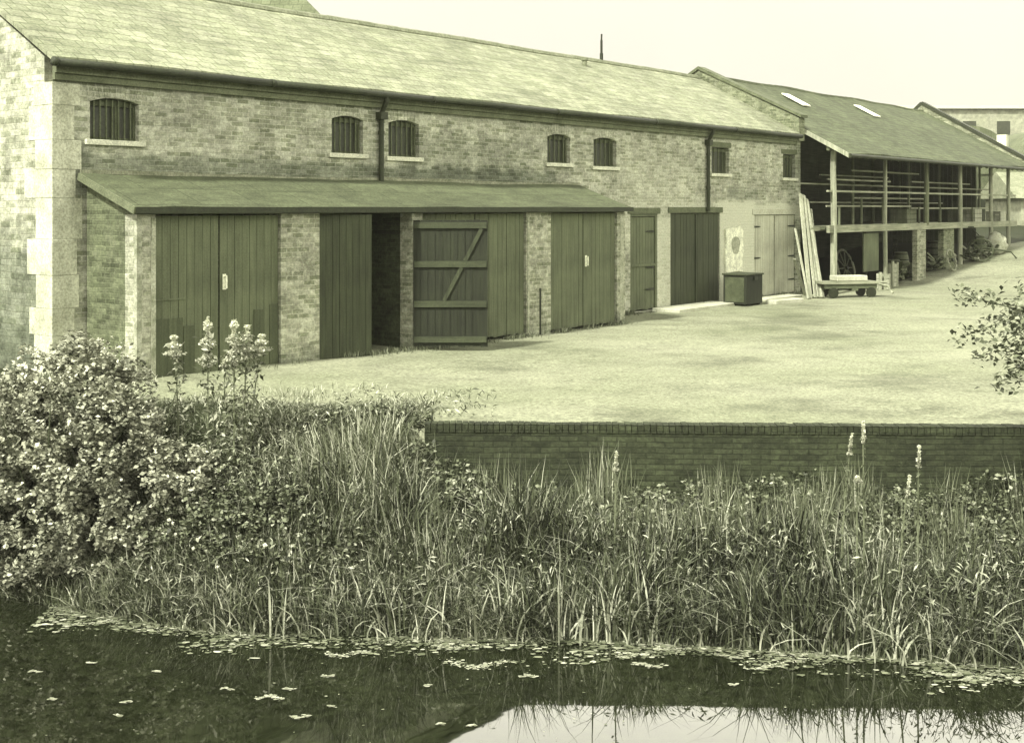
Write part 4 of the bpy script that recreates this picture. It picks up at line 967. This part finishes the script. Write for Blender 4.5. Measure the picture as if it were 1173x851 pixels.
# tall seed-headed weeds rising in front of the first garage doors
def tall_weed(px, ptop, pbase, Y, lab, heads=1, spread=.1, fluff=(.1, .3), leafn=150, bend=0.0, grp='tall weeds in front of the garage doors'):
    bx, by, bz = at(px, pbase, Y); gz_ = float(ground_h(np.array([bx]), np.array([by]))[0]); tx, ty, tz = at(px + bend, ptop, Y)
    o = empty('tall_weed', (bx, by, gz_), 0, lab, 'weed', grp); H_ = tz - gz_
    st = [(0, 0, -.03), ((tx - bx) * .2, 0, H_ * .4), ((tx - bx) * .6, .01, H_ * .75), (tx - bx, .02, H_)]
    MB().tube(st, [.012, .010, .008, .004], 5).build('stem', MT['post2'], o)
    t = rng.uniform(.15, .95, leafn); small = leafn < 60; cx = (tx - bx) * t ** 1.7 + rng.normal(0, .018 if small else .05, leafn); cz = H_ * t
    c = np.stack([cx, rng.normal(0, .018 if small else .05, leafn), cz], 1)
    fast_mesh('leaves', *leaves(c, rng.uniform(.05, .12, leafn) * (.55 if small else 1), rng.uniform(.2, .7 if small else 1, leafn), .2, .35), M_weed, o)
    if fluff:
        nf = 800 if fluff[0] > .1 else 160; tt_ = np.clip(rng.normal(0, .06 if nf > 400 else .11, nf) + rng.choice(np.linspace(.04, .95, 10), nf), 0, 1.05); rr = (.75 + .5 * np.sin(tt_ * 17 + px)) * fluff[0] * (1 - tt_ * .75) * np.sqrt(rng.random(nf)); aa = rng.uniform(0, 6.28, nf)
        nf = len(rr); c = np.stack([tx - bx + rr * np.cos(aa) - (1 - tt_) * bend * .002, rr * np.sin(aa), H_ - fluff[1] * (1 - tt_) + .02], 1)
        fast_mesh('seed_head', *leaves(c, rng.uniform(.015, .05, nf), rng.uniform(.2, 1, nf) * .5 + .5 * tt_, .4, .6), M_pale, o)
    return o
tall_weed(205, 387, 480, 14.6, 'leftmost tall weed with small drooping pale head', fluff=(.14, .26), bend=-6)
tall_weed(238, 368, 490, 14.3, 'straight tall weed with the highest pointed pale head', fluff=(.13, .55))
tall_weed(257, 414, 490, 14.2, 'short weed with tiny round head between the tall ones', fluff=(.05, .08))
tall_weed(268, 371, 492, 14.2, 'tall weed with broad pale plume right of the door gap', fluff=(.15, .5))
tall_weed(279, 376, 492, 14.3, 'tall weed with ragged plume leaning right', fluff=(.14, .36), bend=4)
tall_weed(286, 386, 490, 14.35, 'rightmost tall weed with pale tip bent to the right', fluff=(.15, .22), bend=14)
for px, pt, pb, Y, lab, be in [(990, 486, 640, 12.3, 'thin straight stalk rising highest against the retaining wall', -1), (1051, 514, 640, 12.4, 'stalk with pale tuft against the wall, right of the highest one', 2),
                               (1028, 548, 640, 12.2, 'curved pale stalk between the two highest stalks', 14), (962, 500, 630, 12.5, 'arching stalk bent over to the right before the wall', 14), (704, 520, 610, 13.0, 'lone stalk before the middle of the retaining wall', 2)]:
    tall_weed(px, pt, pb, Y, lab, fluff=(.022, .2), leafn=36, bend=be, grp='stalks standing before the retaining wall')
# pale flower head
o = tall_weed(982, 548, 640, 12.2, 'short stem with one white flower head in the reeds', fluff=(.05, .06), leafn=40, grp='stalks standing before the retaining wall')

# young tree at the right edge, branches reaching into view
tr = empty('young_tree', (7.15, 14.0, float(ground_h(np.array([7.15]), np.array([14.0]))[0])), 0, 'slender tree at the right edge with sparse leafy twigs over the yard', 'tree')
m = MB().tube([(0, 0, -.1), (.05, 0, 1.2), (-.05, .05, 2.4), (.1, 0, 3.6), (.15, 0, 4.6)], [.06, .05, .04, .025, .01], 8)
tips = []
for k in range(30):
    zb = random.uniform(1.3, 4.2); a = random.uniform(0, 6.28) if k > 9 else random.uniform(2.7, 3.6); L = random.uniform(.7, 1.3) * (1.15 if k < 10 else 1) * (1 - (zb - 1.3) / 6)
    if k < 10: zb = random.uniform(1.7, 2.6); L = random.uniform(1.2, 2.1)
    e = (L * math.cos(a), L * math.sin(a) * .7, zb + L * random.uniform(-.1, .45)); mid = (e[0] * .5, e[1] * .5, zb + L * .25)
    m.tube([(0, 0, zb - .2), mid, e], [.016, .01, .004], 5); tips.append((mid, e, k))
m.build('trunk', MT['timber_dark'], tr)
cs = []
for mid, e, k in tips:
    for t in np.linspace(0, 1, 9):
        p = Vector(mid).lerp(Vector(e), t); nn = 9 if k >= 10 else 22
        cs.append(np.array(p)[None] + rng.normal(0, .07, (nn, 3)))
cs = np.concatenate(cs); fast_mesh('crown', *leaves(cs, rng.uniform(.05, .1, len(cs)), rng.uniform(.1, .8, len(cs)), .5, .6), M_weed, tr)

# floating weed and leaf litter on the water
parts = []
def mat_quads(X, Y, s, tint):
    n = len(X); k = 8; a = rng.uniform(0, 6.28, n); V = []; 
    th = np.linspace(0, 2 * np.pi, k, endpoint=False); rr = s[:, None] * rng.uniform(.55, 1.15, (n, k)); el = rng.uniform(.25, .7, n)[:, None]
    x = rr * np.cos(th) ; y = rr * np.sin(th) * el
    P = np.stack([X[:, None] + x * np.cos(a * .25)[:, None] - y * np.sin(a * .0)[:, None], Y[:, None] + y, np.full((n, k), 0.0) + (WZ + .006 + rng.uniform(0, .012, n))[:, None]], -1)
    i = np.arange(n)[:, None] * k
    Fq = np.concatenate([i + np.array([[0, 1, 2, 3]]), i + np.array([[0, 3, 4, 7]]), i + np.array([[4, 5, 6, 7]])], 0)
    return P.reshape(-1, 3), Fq, np.repeat(tint, k)
n = 30000; X = rng.uniform(-4.9, 7.5, n); Y = Ye(X) - np.abs(rng.gamma(1.3, .25, n)) + .3
cn = clump(X * .7, Y * 2.2, 1.3, 91); keep = (cn + rng.uniform(-.25, .25, n) > -.4 + 1.1 * (Ye(X) - Y)); X, Y, cn = X[keep], Y[keep], cn[keep]
parts.append(mat_quads(X, Y, .008 + .05 * rng.random(len(X)) ** 2.5, np.clip(rng.beta(.7, 1.2, len(X)) + .5 * cn, 0, 1)))
# larger drifting patches and single leaves
for px, py, w_ in [(300, 664 + 52, .35), (395, 750, .35), (520, 742, .3), (545, 762, .5), (510, 735, .3), (745, 763, .25), (730, 752, .3), (840, 752, .3), (880, 765, .3), (1085, 772, .35), (1120, 778, .3), (1160, 776, .4), (120, 714, .3), (80, 716, .2), (280, 720, .25), (260, 790, .1), (310, 800, .2), (375, 775, .1),
                   (345, 822, .15), (605, 775, .12), (40, 770, .1), (60, 802, .06), (135, 820, .05), (145, 805, .08), (105, 760, .08), (180, 770, .06), (330, 790, .08), (490, 786, .04), (540, 832, .06), (840, 785, .06), (505, 830, .06), (380, 810, .05)]:
    Yc = F * (H - WZ) / (py - HY); Xc = (px - CX) / F * Yc; k = int(14 + 420 * w_)
    tq = rng.uniform(-1, 1, k); X = Xc + tq * w_ * .55 + rng.normal(0, w_ * .1, k); Y = Yc + w_ * .16 * np.sin(tq * 3.1 + px) + rng.normal(0, w_ * .055, k)
    parts.append(mat_quads(X, Y, rng.uniform(.006, .03, k), rng.uniform(.55, 1, k)))
n = 380; X = rng.uniform(-5, 5.5, n); Y = rng.uniform(7.5, 12.5, n); keep = Y < Ye(X) - .1; X, Y = X[keep], Y[keep]
parts.append(mat_quads(X, Y, rng.uniform(.006, .02, len(X)), rng.uniform(.1, .8, len(X))))
M_float = leaf_mat('floating_leaf', .2, .35, 2.2, rough=.7, trans=0.0)
o = fast_mesh('floating_weed', *merge(parts), M_float); tag(o, kind='stuff')

# haze
hz, nt, b = new_mat('haze_air'); nt.nodes.remove(b)
pv = nd(nt, 'ShaderNodeVolumePrincipled'); pv.inputs['Density'].default_value = HAZE; pv.inputs['Color'].default_value = (.96, .95, .86, 1); pv.inputs['Anisotropy'].default_value = .2
lk(nt, pv.outputs[0], nt.nodes['Material Output'].inputs['Volume'])
tag(MB().box(-604, 604, -604, 604, -8, 17.5).build('haze', hz), kind='stuff')
